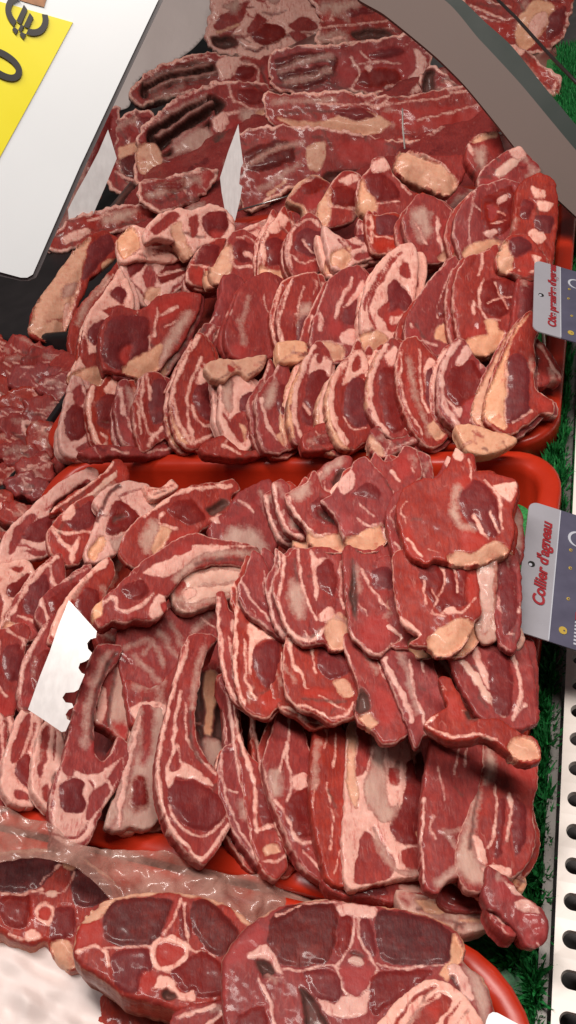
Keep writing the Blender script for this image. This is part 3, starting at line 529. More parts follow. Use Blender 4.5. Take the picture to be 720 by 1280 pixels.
E_('rib_chop', 'rib chop lying sideways with a long curved rib pointing right', "120 760 133 745 148 733 163 718 178 703 200 688 225 673 245 668 260 673 300 680 319 686 322 702 315 712 290 707 262 707 242 713 227 723 217 737 207 747 210 758 202 767 190 774 170 772 160 777 145 774 128 782",
  "f: 180 716 210 700 240 684 290 684 242 700 207 722; m8: 317 693 285 692 255 697 235 709 221 724; f2: 316 684 260 686 230 699; e: 152 735 165 728 180 725 186 740 176 750 160 745; f4: 130 755 145 745 150 760 165 763 182 752 192 742; o: 120 746 132 740 130 766 120 772; f: 186 762 200 742 213 755 209 769 196 773; r: 200 752 210 752 206 766; l4: 150 722 190 702 230 682; r: 215 690 235 678 240 688 222 696; d2: 312 702 270 701 244 706", l=52, z=.08, th=.03)
E_('bone_end', 'thick cut bone piece with pinkish grey side beneath the long curved rib', "218 720 232 716 262 710 300 710 302 730 300 742 280 750 260 757 240 764 224 760 215 740", "b: 230 722 262 715 298 715 298 734 262 746 236 752 228 738; r: 217 722 229 719 234 730 222 744; l3: 236 760 270 752 300 740; m4: 250 733 296 727; f: 230 738 243 734 247 741 235 748", base='m', l=10, cat='bone')
E_('rib_sheet', 'dull veiled breast flap beneath the thick cut bone piece', "150 790 190 772 220 760 262 756 302 742 304 800 294 832 252 842 222 872 190 884 158 856", "m4: 240 790 262 770; m3: 200 790 230 830; m3: 170 820 200 850; f2: 250 775 290 800; m3: 160 810 190 800 205 830; l3: 230 800 250 830; m2: 215 780 235 820", l=-16, cat='flap')
E_('rib_chop', 'pale rib chop half cut off by the frame at the left edge, upper one', "-20 700 5 704 30 700 43 714 37 735 17 767 0 792 -20 792", "e: 8 735 25 722 38 718 25 742 12 748; l: -10 740 4 745 0 780 -10 780; l: 10 710 30 708 24 716; r3: 16 752 6 772", base='f', l=0)
E_('rib_chop', 'rib chop with a white slanting rim and bright red lower corner at the left side', "76 694 60 700 45 713 30 732 18 750 8 770 3 790 15 797 35 800 50 792 62 775 74 760 82 740 80 715", "f5: 70 698 45 721 25 749 11 777; e: 30 750 40 730 55 720 62 730 60 755 45 770 32 765; f3: 62 710 66 730 76 736; o: 9 775 22 780 21 793 7 792; r: 28 772 50 772 46 786 30 790; f3: 24 770 44 776", l=7)
E_('rib_chop', 'rib chop with a smooth plain face and white inner curve left of the white slip', "112 706 95 713 80 725 60 740 50 752 46 770 60 787 77 777 87 762 102 742 115 722", "f5: 46 757 50 741 55 756 62 777; f3: 80 726 100 715 112 709; e: 62 750 84 732 98 728 84 756 68 768", l=11)  # the 'white slip' is a glass glare sheet (label feeds the seed)
E_('rib_chop', 'veiled rib chop with a broad pale rim partly under the tip of the white slip', "136 698 115 713 95 733 78 755 66 780 62 800 80 804 112 794 127 772 132 742 142 720", "f8: 131 704 100 731 80 757 68 790; e: 95 750 112 735 124 745 118 775 100 785 94 765; m3: 110 722 92 746", l=13)  # the 'white slip' is a glass glare sheet (label feeds the seed)
E_('rib_chop', 'rib chop with streaked face at the left edge under the white-rimmed chop', "-20 800 10 785 30 780 40 790 32 810 30 840 27 862 17 892 0 897 -20 897", "e: 4 815 20 805 28 815 25 845 12 850 4 835; f3: 10 790 30 800 26 812; r: -4 870 20 865 15 890 0 892; f3: 0 805 -4 850 8 870", l=3)
E_('rib_chop', 'upright rib chop with fine white streaks left of the notched white slip', "62 776 45 798 31 822 25 845 23 870 30 888 44 886 60 870 70 840 78 800", "f4: 60 780 42 808 30 836 26 872; m2: 44 826 48 850; e: 40 830 56 812 66 820 58 850 44 868; r: 30 872 44 868 42 884", l=9)  # the 'white slip' is a glass glare sheet (label feeds the seed)
E_('meat_trimming', 'pink ragged meat edge between the curved rib and the large rib chop', "158 850 190 860 212 842 232 812 226 852 216 890 206 905 186 900 166 905 160 880", "f: 166 882 195 876 212 888 190 902 170 900; m4: 170 858 200 860; r: 176 888 200 884 196 896; m3: 205 850 196 880", l=-8, cat='trimming')
E_('breast_sheet', 'dim film-veiled breast meat behind the notched white slip', "118 782 150 772 190 776 200 800 175 825 150 815 128 815", "m3: 125 790 150 800 185 792; e: 140 782 180 782 178 800 150 806; f3: 130 806 170 812", l=-14, cat='flap')  # the 'white slip' is a glass glare sheet (label feeds the seed)

# ================================================================== upper red tray, front row
G = 'rib chops in the front row of the upper red tray'
TZ = {'front row': .085, 'second': .118, 'third': .140, 'far edge': .155}
def T(n, lab, o, f, rim='', z=None, p=24, y=16, l=0, cat='chop', **k): return cut(n, lab, cat, G, o, f, rim, z or next(v for q, v in TZ.items() if q in G), p, y, l, **k)
T('rib_chop', 'pale-rimmed rib chop at the left end of the upper tray front row', "92 470 86 485 80 510 75 535 77 557 86 567 100 570 116 564 124 550 117 530 109 515 108 495 105 478", "l: 92 490 102 482 105 505 95 508; e: 80 530 85 512 95 506 106 512 110 530 105 545 88 550; l: 95 560 112 548 117 556 105 565", base='f', l=0)
T('rib_chop', 'rib chop with forked fat seam, second from left in upper tray front row', "115 480 125 484 134 470 145 463 152 480 157 500 162 530 167 545 150 557 135 564 125 560 118 547 111 520 109 500", "f5: 117 485 112 505 113 525 120 546 129 557; f: 130 490 142 474 149 490 140 496; e: 120 505 135 492 148 500 150 525 140 535 125 530; f3: 126 540 134 545 130 557; d3: 130 526 138 528; r: 134 545 150 540 150 552 136 556", l=4)
T('rib_chop', 'narrow crumpled chop wedged third in the upper tray front row', "150 478 160 476 166 490 173 500 182 520 192 540 187 560 170 562 157 554 150 540 144 510", "f7: 150 490 155 516; m: 158 486 168 498 174 520 164 515; o: 170 525 179 530 176 546; f3: 160 520 168 545 180 556; r: 152 530 164 540 162 552", l=2)
T('rib_chop', 'rib chop with upright oval eye and thin fat line, left of the widest chop', "180 470 192 466 205 473 217 500 220 525 212 542 196 552 188 560 178 562 171 545 167 510 173 490", "f3: 180 475 178 510 186 540 196 546; e: 188 485 200 475 212 490 214 515 205 528 192 528 187 510; f4: 186 556 193 542 216 528; f3: 172 500 176 540; f3: 184 470 188 500", l=8)
T('rib_chop', 'widest rib chop of the upper tray front row, two parallel fat lines', "250 418 238 433 227 455 217 480 213 500 216 530 226 550 240 560 256 554 277 540 282 520 286 495 277 470 270 453 264 433", "f4: 248 423 230 455 219 482 217 500 225 526 240 553; f4: 252 448 240 475 234 500 237 530 242 552; e: 242 490 250 480 262 478 272 490 272 515 262 525 250 518 243 505; f4: 240 505 245 521 255 531 268 529 280 520; f: 255 455 263 470 250 481 244 480; o: 215 512 222 530 236 553 224 546; f3: 243 553 262 543 278 530; l3: 252 458 260 470", l=14)
T('rib_chop', 'pale rib chop with a milky membrane patch right of the widest chop', "275 468 285 473 300 468 313 476 324 490 324 520 320 545 311 560 300 567 287 557 279 540 274 520 276 500", "m: 278 478 291 475 291 510 285 516 277 500; e: 300 500 310 490 320 492 320 510 310 518 300 515; l: 290 520 305 514 313 530 310 546 300 551 285 532; o: 300 530 308 535 306 551; l3: 280 515 290 540; f3: 284 540 300 556 314 545", base='f', l=8)
T('rib_chop', 'rib chop with a milky rib end and small eye left of the first cream-rimmed chop', "352 448 345 463 330 483 320 500 323 520 323 540 333 562 350 564 364 556 372 530 367 500 364 470", "m: 334 490 346 478 341 505 330 511; f5: 327 500 335 530 346 546; e: 345 490 355 480 362 500 358 525 348 520; o: 344 542 358 540 356 556; r: 326 535 340 550 338 558; f3: 350 455 344 475", l=11)
T('rib_chop', 'left one of the three cream-rimmed chops standing side by side in the upper tray', "395 428 385 443 371 470 362 495 360 520 365 542 372 553 386 547 401 537 414 527 417 500 414 470 414 450 406 433", "o5: 380 455 367 487 362 515 368 545; f6: 392 435 376 470 369 500 368 520 376 545; l3: 397 443 386 465; f: 395 445 412 454 413 470 392 469 384 470; l: 397 447 403 441 403 455 396 456; e: 384 475 395 463 407 465 412 490 412 520 395 530 378 528 376 510 382 495; f3: 380 505 386 516; l: 376 530 395 532 402 534 380 545; r: 385 535 408 526 402 536", l=16)
T('rib_chop', 'middle one of the three cream-rimmed chops standing side by side in the upper tray', "448 426 438 443 424 458 414 475 408 500 410 520 416 542 427 558 440 560 457 550 470 537 474 528 467 500 462 475 460 453", "o5: 422 466 411 490 411 518 420 544 434 558; f7: 432 455 418 479 414 505 420 530 434 552; l3: 438 450 428 470 424 486; f: 440 445 453 440 459 465 445 471 429 481; l: 441 455 447 445 451 462 442 467; e: 432 485 442 472 452 475 460 495 465 520 455 532 440 530 430 515 430 500; l: 429 517 440 536 459 533 446 549 434 546; f2: 430 520 440 534 456 534", l=20)
T('rib_chop', 'right one of the three cream-rimmed chops, with a long dark eye', "490 423 480 433 469 448 462 470 458 495 462 515 471 531 485 544 500 546 514 537 512 500 510 460 507 438", "o4: 472 446 461 475 461 505; f6: 482 432 468 462 463 495 470 522 484 541; l3: 486 431 476 456; e: 475 465 485 460 497 465 500 490 505 515 510 530 495 540 482 530 478 510 474 490; f: 482 445 492 434 498 450 485 459; l: 500 445 506 470 506 500 502 480", l=18)
T('rib_chop', 'lean-sided rib chop with a narrow eye right of the cream-rimmed trio', "505 428 520 423 535 438 549 458 554 490 557 515 564 525 562 542 546 557 532 554 517 537 507 515 499 490 497 455", "f2: 504 440 502 480 512 515 528 541; m3: 512 450 518 490 530 520 538 541; f: 530 460 535 450 545 455 540 470 532 490; e: 532 470 542 460 550 470 552 500 540 510 532 495; o: 534 532 550 520 561 530 546 548; f3: 524 440 526 490 536 515; r: 508 470 514 500 522 520 512 505", l=14)
T('rib_chop', "rib chop with largest dark eye and curling cream rim near the upper tray's right end", "575 423 565 430 554 450 548 475 548 500 553 517 564 528 575 535 586 532 602 522 610 505 614 480 607 460 592 443 583 428", "f6: 573 428 556 456 553 490 560 512 575 530; e: 558 490 564 465 575 455 590 452 600 465 608 480 605 505 590 515 575 510; f: 570 456 580 434 590 440 582 453; r: 580 505 592 495 596 505 580 519; f3: 558 498 568 506 572 521; f2: 588 524 604 510; f: 566 510 578 508 574 520", l=18)
T('rib_chop', 'rib chop with a broad cream fat side at the right corner of the upper tray', "665 390 650 403 637 425 626 448 614 480 609 505 609 522 625 537 640 540 656 530 669 522 676 514 691 515 690 500 676 491 667 480 670 450 667 430 674 410", "o: 664 392 641 425 636 450 633 490 633 532 611 521 609 500 617 475 629 448 645 412; e: 636 450 650 442 662 455 660 490 662 515 640 528 634 520; l: 665 490 690 508 672 516 660 506; f2: 634 450 633 522; f2: 642 526 664 512; r: 668 494 688 505 676 512", l=20)
T('fat_slice', 'cream fat slice lying flat under the right corner chop of the upper tray', "571 533 590 530 620 540 640 545 645 552 627 563 602 568 584 560", "r3: 592 540 606 546", base='o', l=14, cat='fat', z=.082)
T('meat_trimming', "small folded trimming with square pink fat corner on the upper tray's near rim", "464 538 475 533 486 549 516 545 522 552 492 567 480 571 464 557", "o: 463 542 475 552 483 569 465 559; f2: 476 536 486 552 482 568; f2: 490 562 518 550", l=14, cat='trimming', z=.082)
T('meat_trimming', 'dark meat bit under the gap between the cream-rimmed chops', "378 545 400 530 413 528 427 545 422 560 384 562", "m3: 388 552 415 545; e: 392 548 412 540 416 552 398 556", l=2, cat='trimming', z=.082)
T('meat_trimming', 'dark meat bits under the pale membrane chop', "252 558 278 545 300 560 318 562 345 560 352 566 300 572 260 568", "f3: 280 558 300 566; e: 262 560 276 552", l=0, cat='trimming', z=.078)
T('meat_trimming', 'dark meat bits under the left end of the upper tray front row', "100 566 125 556 160 558 190 558 215 550 225 560 200 570 150 570 115 572", "f3: 140 562 160 566; f3: 185 564 210 560", l=0, cat='trimming', z=.078)
T('meat_trimming', 'reddish offcut with a pale edge leaning against the right rim of the upper tray', "654 428 670 423 686 438 702 465 700 477 690 474 682 482 665 480 658 455", "f4: 672 430 685 448 699 472; d: 660 440 672 445 670 470 660 465", l=8, cat='trimming')
# ---- upper red tray, second row
G = 'chops in the second row of the upper red tray'
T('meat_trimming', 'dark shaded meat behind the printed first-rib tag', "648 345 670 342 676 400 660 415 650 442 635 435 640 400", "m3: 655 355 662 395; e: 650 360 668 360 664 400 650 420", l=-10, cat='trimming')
T('lean_slab', 'shadowed lean slab with a fine fat edge behind the smooth lean steak', "280 345 275 368 265 400 248 420 238 435 253 452 275 452 292 440 302 410 307 370 302 348", "f4: 268 396 244 428; f: 272 415 282 410 286 430 275 436; f2: 300 365 285 396", l=-4, cat='slab')
T('lean_steak', 'smooth lean steak without rim in the middle of the second row', "335 341 315 348 300 363 290 390 281 420 289 442 305 450 325 447 347 442 352 410 347 380 348 352", "m2: 300 400 306 430; f2: 330 370 336 400; m2: 312 372 304 400; r: 292 430 310 430 306 446 294 442", l=4, cat='steak')
T('rib_chop', 'dim chop edge-on between the smooth lean steak and the square-fat chop', "396 343 380 343 365 350 352 375 347 400 352 430 362 447 380 447 394 430 400 398 402 370", "f3: 366 353 356 380 350 405 356 430; m: 372 390 386 380 390 410 378 425; f2: 380 360 370 392; e: 372 400 386 396 384 430 372 432", l=2)
T('fat_block', 'pair of cream fat pieces below the smooth lean steak', "258 455 275 448 295 449 312 446 332 444 328 460 310 472 297 463 282 475 264 470", "l2: 292 452 300 462; r: 285 455 296 460 288 466", base='o', l=10, cat='fat')
T('fat_block', 'small square cream fat block under the dim edge-on chop', "348 428 380 427 382 448 366 452 350 450", "", base='o', l=8, cat='fat')
T('rib_chop', 'rib chop with square pink fat foot left of the pale fat-rimmed chop', "450 333 430 338 413 350 403 375 393 400 390 425 398 449 428 452 436 444 447 440 457 420 460 390 462 358", "f4: 440 350 425 380 418 402; f: 430 385 445 360 452 352 456 366 440 378; e: 430 390 445 372 455 370 455 395 440 405 428 400; f5: 401 390 403 412; o: 398 427 428 430 430 446 400 448; f: 425 415 445 410 443 430 428 426; r: 414 395 428 405 424 420 412 415; f2: 400 426 430 428", l=8)
T('rib_chop', 'pale fat-rimmed rib chop with a curved lean stripe, brightest of the second row', "513 306 500 308 484 321 469 339 457 362 452 390 453 415 449 422 454 433 465 440 481 432 502 421 512 411 517 380 520 350 522 323",
  "l3: 490 322 475 345 464 370; l5: 500 318 479 346 465 373 464 391 469 410; l4: 474 345 460 372 458 388; e: 486 355 495 350 505 360 512 375 510 388 500 390 485 392; l: 500 335 508 330 511 350 498 346; l: 474 387 488 378 484 402 476 398; r: 482 395 500 388 508 402 495 413 484 410; o: 451 418 470 412 486 422 471 440 456 434; f: 488 398 504 393 506 400 490 405", base='f', l=18)
T('neck_chop', 'shadowed lean chop with yellowish fat foot between the two brightest chops of the second row', "570 322 555 333 540 348 525 368 511 395 507 420 517 432 535 442 551 442 566 426 574 400 578 358", "f3: 566 340 551 370 546 396; e: 546 385 556 360 570 355 572 385 560 395 548 395; o: 547 406 565 402 562 426 545 422; f: 562 382 568 376 570 386; f3: 515 405 530 425 545 428; r: 512 410 526 412 530 434 518 430", l=6)
T('neck_chop', 'neck chop with a white-ringed round face and cream fat foot beside the first-rib tag', "622 308 605 316 584 324 571 345 568 380 571 402 578 427 590 437 611 440 632 426 642 400 652 365 656 343 642 333 627 333", "o: 579 426 600 418 630 412 620 436 596 440; e: 600 355 618 348 640 350 648 365 640 385 625 395 605 390 598 372; f3: 605 350 598 365 600 385 608 398 625 398; f2: 620 352 625 370 640 372; f2: 610 380 625 372 634 384; f5: 592 378 592 393; o: 605 400 620 400 622 413 612 416; f: 625 340 650 340 650 352 638 348; r: 584 410 600 405 604 416 586 422; f3: 605 318 598 345", l=12)
T('rib_chop', 'small shadowed chop with white fat edge right beside the wide dark steak', "256 405 246 425 232 448 220 470 214 485 230 480 246 462 256 445 266 425 270 408", "f3: 264 410 246 440 230 466; d3: 256 410 240 440", l=-6)
T('rib_chop', "chop with round eye and cream foot at the second row's left end", "150 338 140 353 125 373 110 395 104 425 99 450 91 465 104 480 125 482 142 472 152 460 160 438 160 410 167 385 162 358", "e: 112 410 120 403 135 402 140 408 132 422 120 430 112 425; l: 99 442 105 420 112 440 110 456; l: 105 450 120 440 131 452 115 461; o: 91 466 110 458 129 458 129 477 108 481; e: 137 368 150 358 158 370 152 382 140 375; l: 128 387 156 383 142 397; l: 105 430 108 412 110 440", base='f', l=2)
T('loin_steak', 'wide dark steak with torn yellowish fat along its lower edge', "148 383 175 388 190 378 200 370 235 366 250 370 247 390 237 410 227 430 207 452 196 464 180 470 164 467 150 464 133 460 126 440 128 410 138 395",
  "e: 136 405 150 395 185 400 182 450 150 460 130 445; r: 186 385 225 371 241 375 226 390 196 406; f3: 188 420 186 446; o: 154 458 180 440 203 430 201 456 182 470 164 467; m: 238 392 218 428 198 458 206 425 225 395; f3: 200 395 220 385; f2: 205 410 220 400; r: 150 440 165 430 160 456; f3: 196 385 192 420", l=14, cat='steak')
T('loin_chop', 'double-eyed pale chop with a V-shaped yellowish fat tip above the wide dark steak', "153 325 170 308 195 303 215 313 237 318 240 340 227 357 206 374 192 385 174 377 163 357 153 347", "e: 160 330 175 316 188 322 178 336 165 346; e: 205 335 215 328 232 325 235 338 215 350 200 355 197 345; l: 178 345 190 330 196 350 190 365; o: 184 360 200 362 193 383 180 374; l: 215 358 232 345 228 352 208 370; l3: 166 350 180 370; f3: 200 345 232 334", base='f', l=10)
T('pink_slab', 'long slab with a smooth pink skin side lying apart on the dark counter', "110 296 95 310 74 340 58 362 43 385 39 410 44 420 76 427 84 410 92 395 104 370 112 350 124 340 142 325 150 305 130 290", "o: 110 298 106 322 101 350 92 380 86 402 77 426 41 413 44 385 60 358 84 325; e: 114 305 134 295 140 312 116 340 104 350 108 322; o: 128 330 146 324 141 340 130 343; m: 80 358 98 352 94 366 78 372; f2: 76 425 86 400 95 375 102 348; f: 82 380 90 376 86 402 80 405; r2: 60 400 80 396", l=10, cat='slab', z=.06)
T('lean_slab', 'dark meat strip with pale lines between the pink slab and the round-eyed chop', "152 322 135 343 118 362 100 382 90 402 86 432 93 452 108 457 117 440 120 410 132 380 148 358", "m5: 132 350 110 382 98 402; f2: 140 345 120 372; e: 100 410 112 400 108 440 96 445", l=-8, cat='slab', z=.05)
# ------------------------------------------------------------------ upper red tray, third and far rows
G = 'chops in the third row of the upper red tray'
T('loin_chop', 'thick small chop with a dark eye left of the orange-capped chop', "238 330 249 311 264 301 282 298 278 320 275 350 270 357 240 354 234 340", "e: 243 325 252 308 265 305 275 310 268 330 245 332; f2: 239 331 270 336; f2: 242 325 252 306 268 301; r: 242 338 268 340 264 352 244 350", l=6)
T('loin_chop', 'small chop with a plain orange fat cap on its left side', "271 330 280 311 289 294 305 288 321 299 332 320 330 347 311 352 285 352 270 350 263 330", "o: 264 328 275 307 289 309 291 330 281 350 267 349; e: 290 310 300 302 318 308 322 325 305 328 294 325; f3: 288 312 292 331 310 333 330 336; f: 302 318 310 315 319 327; l: 292 336 326 338 322 346 290 348; f2: 296 300 312 298 326 316", l=14)
T('loin_chop', 'curled chop with round eye and pale curved fat band beside the orange-capped chop', "356 260 345 273 331 290 325 315 325 347 345 353 362 347 371 320 365 283", "f5: 350 268 334 292 329 316 330 344; e: 332 305 340 298 352 300 362 320 348 330 335 328; f: 335 290 350 268 361 275 346 292; o: 326 330 345 338 356 336 350 350 328 348; d2: 352 284 358 290", l=10)
T('loin_chop', 'third-row chop with a dark round eye split by a white streak', "386 266 372 278 361 295 358 315 363 337 375 348 391 343 411 327 414 310 407 295 400 276", "f4: 368 285 362 310 366 334; e: 374 290 385 285 400 290 408 305 405 315 385 320 368 310; f3: 378 300 388 314 408 312; f2: 366 320 380 328 408 318; l: 367 325 376 333 400 324 380 340; f3: 372 282 388 274 402 284; r: 372 334 400 326 386 340", l=14)
T('loin_chop', 'pale three-cornered chop with two small eyes and a heavy fat base', "405 283 420 293 435 298 455 293 472 310 467 322 446 328 432 338 417 333 410 312", "e: 438 285 455 283 462 300 450 302; l: 428 290 440 305 455 305 440 313; o: 414 315 440 310 432 337 419 331; l: 440 322 462 312 464 320 446 326; l3: 424 300 438 316", base='f', l=14)
T('loin_chop', 'low chop with a white left edge under the tallest knobbed chop', "460 263 470 268 496 266 516 280 520 300 506 312 486 317 467 314 460 295", "f4: 465 270 465 302; e: 472 272 494 270 506 284 488 294 472 290; r: 470 298 510 298 496 312 470 310; f2: 470 294 500 298 514 290", l=11)
T('neck_chop', 'folded neck chop with a white central tendon right of the low chop', "520 246 530 243 546 248 562 260 574 285 572 312 556 325 535 328 519 317 508 290 506 270", "f6: 546 275 549 297 556 317; m: 514 268 530 260 538 290 526 300; o: 548 320 562 305 568 312 556 325; r: 552 275 566 285 566 300 556 298; f2: 520 280 534 305", l=10)
T('neck_chop', 'tall neck chop with a mottled upright face and cream foot beneath the far right chops', "600 233 584 250 573 265 568 287 573 307 578 322 600 327 617 316 632 302 643 280 651 235 630 225 612 230", "f2: 596 240 586 280 590 310; o: 581 311 600 301 624 300 616 320 600 327 580 323; e: 606 246 640 235 640 270 630 290 610 296 602 270; f: 620 250 634 242 632 252 622 258; f2: 610 262 630 268; f2: 612 280 630 274; l: 642 248 648 238 642 285 626 305 634 290; f: 604 290 622 288 612 298; r: 608 256 622 262 614 276", l=12)
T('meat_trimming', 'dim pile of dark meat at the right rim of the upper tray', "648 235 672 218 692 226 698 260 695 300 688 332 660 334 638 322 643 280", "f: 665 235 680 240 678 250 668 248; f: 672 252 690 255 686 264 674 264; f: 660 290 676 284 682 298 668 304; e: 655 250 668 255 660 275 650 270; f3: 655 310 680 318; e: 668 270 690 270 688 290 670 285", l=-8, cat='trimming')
T('loin_chop', 'small round chop with an orange left rim above the first-rib tag', "632 300 645 293 661 296 674 311 682 320 684 332 671 347 650 347 640 341 624 334 623 318", "o: 623 318 632 300 641 312 641 335 628 337; e: 636 300 650 296 664 308 655 320 640 318; r: 644 324 668 316 680 328 656 330; f: 664 320 676 322 670 330; f3: 650 338 668 340; r: 648 332 664 336 656 344", l=10)
G = 'chops along the far edge of the upper red tray'
T('rib_chop', 'double chop with twin eyes at the left of the far edge, above the V-tipped chop', "183 286 200 268 225 260 240 263 262 256 282 263 292 280 290 302 270 304 252 307 236 320 220 302 200 297 184 302", "e: 250 275 262 265 280 265 285 280 278 292 260 295; l: 189 287 215 265 226 270 200 292; o: 214 285 226 278 233 300 242 317 230 320; l: 236 275 248 268 246 292 238 296; f3: 248 276 258 262 280 261; r: 262 290 280 292 270 300", base='f', l=2)
T('meat_trimming', 'cream-spotted fat roll at the left end of the far edge', "148 300 165 283 185 288 217 300 228 320 210 327 180 324 153 327", "o: 149 298 165 284 176 306 156 322; l: 185 295 205 300 200 308 188 306; l3: 190 312 218 316; r: 178 296 186 292 186 305", base='f', l=-2, cat='trimming')
T('meat_trimming', 'thin pale fat sheet edge between the twin-eyed chop and the curled chop', "292 300 305 286 322 278 342 273 350 280 338 292 322 302 302 304", "l3: 306 292 336 284; m: 322 280 340 276 336 288", base='f', l=-2, cat='trimming')
T('loin_chop', 'arched chop with a golden fat rim standing alone at the far edge', "360 250 370 232 386 220 400 220 415 233 411 255 402 268 385 271 377 258", "e: 378 230 395 222 408 232 400 240 380 242; r: 382 246 402 244 400 262 386 264; f2: 362 248 376 232 392 221", rim='oU3 oL4', l=0)
T('loin_chop', 'cube-like chop with an orange left side and dark top face at the far edge', "402 252 411 235 421 222 432 214 449 219 457 240 457 256 442 274 420 282 401 280 398 266", "o: 400 252 411 232 416 250 411 280 398 277; e: 416 240 430 230 445 240 448 255 430 258 414 254; f2: 413 236 414 256 450 259; f: 424 226 440 218 448 226 434 230; l: 416 262 446 262 436 274 418 278", l=9)
T('loin_chop', 'tallest far edge chop with white knob on top and smooth dark face', "453 220 464 211 467 199 482 198 490 215 502 228 517 240 527 250 516 267 490 267 470 273 453 259 447 240", "e: 458 220 475 214 488 225 500 245 485 250 465 248; o: 452 221 460 238 473 255 466 272 450 254; f: 465 207 480 199 486 210 470 217; f2: 490 218 512 244; l: 474 256 512 250 512 262 476 266; f2: 470 254 500 251", l=14)
T('fat_block', 'long cream fat-topped block at the far right edge under the pale pin', "497 195 505 187 520 189 545 194 575 193 590 197 582 215 572 232 560 242 545 237 520 224 499 215", "o: 498 194 510 188 535 198 560 212 570 224 565 240 545 237 515 223 499 213; l: 556 206 580 198 572 222 566 214; f2: 510 189 545 200 562 214", l=16, cat='block')
T('meat_trimming', 'upright red block with an orange top behind the far right chops', "586 180 598 168 622 164 630 185 632 202 615 217 600 224 588 206 583 195", "o: 590 178 600 169 622 166 618 172 600 178; m: 594 188 606 186 604 210 596 205; r: 612 176 624 172 624 195 614 190; f: 584 180 592 184 590 196", l=8, cat='block')
T('neck_chop', 'long-boned piece with a pale knuckle leaning toward the grey band', "603 212 620 199 634 188 650 184 662 195 675 212 668 227 642 234 612 242 600 230", "b: 620 214 640 198 652 187 655 196 646 206 624 222; f: 634 190 650 185 656 194 646 200; r: 604 224 624 222 640 228 616 238; m2: 655 200 670 218", l=14)

# ================================================================== steel tray and carcass pieces behind
G = 'carcass pieces at the far end of the counter'
def K(n, lab, o, f, rim='A3.4', z=.06, p=18, y=6, l=0, cat='carcass piece', **k): return cut(n, lab, cat, G, o, f, rim, z, p, y, l, mess=34, rag=2.2, **k)
K('breast_piece', 'brown dull meat strip seen between the white card and the black gap', "58 308 75 286 98 270 130 260 170 256 202 260 198 274 152 287 112 302 80 314", "f: 80 296 110 284 112 292 84 304; m: 130 268 170 262 160 274 130 280; r: 95 280 120 272 118 282; d3: 140 284 180 276; f3: 110 275 140 268", l=-8)
K('breast_piece', 'purple shaded meat fringe hidden along the edge of the white card', "130 140 148 138 146 180 118 262 88 306 60 310 72 270 98 210 118 165", "m5: 125 160 100 225 80 280; e: 130 145 140 150 125 190 112 220 108 200; r: 92 262 108 268 96 290 84 288", l=-2)
K('shoulder_piece', 'purple-skinned shoulder flap with an orange patch left of the hollow ribs', "130 182 148 150 172 138 192 143 203 170 194 200 189 235 194 252 165 248 138 232 128 210", "o: 150 186 178 178 188 200 176 214 156 208; m5: 140 166 165 152 178 158; x: 150 200 180 190 185 225 160 230; e: 170 150 190 150 196 170 180 176; f3: 145 215 175 228; m4: 160 232 188 240", l=0)
K('flank_piece', 'smooth brown flank flap beneath the hollow ribs', "176 228 215 220 250 211 270 212 265 232 248 247 222 260 195 262 178 250", "m6: 188 244 225 232 250 222; e: 190 232 230 224 225 240; f2: 180 228 240 216 262 214; d3: 230 255 250 244; r: 246 216 264 216 256 232", l=4)
K('hidden_meat', 'dim brown meat behind film between the rib cages and the far edge chops', "298 172 350 158 420 163 500 176 580 163 602 180 560 204 520 217 470 214 430 222 380 230 340 250 312 262 298 225", "o: 385 185 408 180 404 205 388 210; o: 395 200 404 200 402 212 394 212; x: 310 190 360 175 370 200 320 215; m3: 320 205 350 185 380 180; d: 410 215 450 212 440 224 400 232; r: 420 180 460 178 470 200 430 205; m4: 330 235 375 205; o4: 340 240 360 225; e: 500 185 530 190 510 208 486 205; r: 465 178 480 172 478 190; f: 540 178 556 176 552 190 540 188", l=-16)
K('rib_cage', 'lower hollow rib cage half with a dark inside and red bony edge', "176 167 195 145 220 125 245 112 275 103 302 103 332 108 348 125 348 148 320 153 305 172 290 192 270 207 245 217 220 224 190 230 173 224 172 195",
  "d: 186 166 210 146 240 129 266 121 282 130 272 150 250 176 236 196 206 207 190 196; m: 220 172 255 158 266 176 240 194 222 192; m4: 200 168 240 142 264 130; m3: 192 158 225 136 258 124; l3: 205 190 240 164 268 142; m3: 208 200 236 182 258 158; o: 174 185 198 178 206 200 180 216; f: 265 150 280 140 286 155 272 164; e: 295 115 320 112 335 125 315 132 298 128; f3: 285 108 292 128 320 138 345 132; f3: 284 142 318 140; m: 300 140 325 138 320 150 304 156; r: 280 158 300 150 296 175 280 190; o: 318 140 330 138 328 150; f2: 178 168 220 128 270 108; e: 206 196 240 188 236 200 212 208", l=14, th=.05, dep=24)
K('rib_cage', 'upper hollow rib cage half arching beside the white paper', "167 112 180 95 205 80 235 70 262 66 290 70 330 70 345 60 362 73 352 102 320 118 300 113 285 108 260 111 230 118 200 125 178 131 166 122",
  "d: 182 102 210 88 240 78 270 80 272 96 240 106 205 116 186 123 178 116; m4: 190 113 220 100 268 90; m3: 186 104 214 90 262 80; l3: 190 120 225 106 270 96; m2: 196 120 230 108; f: 270 78 290 71 300 80 290 96 276 100; e: 295 85 312 82 318 92 305 100 292 98; f3: 302 80 322 86 320 104; f2: 170 112 205 83 262 70; m: 196 122 220 116 235 120 205 128; r: 322 96 345 76 352 96 330 112; d2: 325 84 330 102; f3: 336 70 344 92", l=8, th=.05, dep=22)
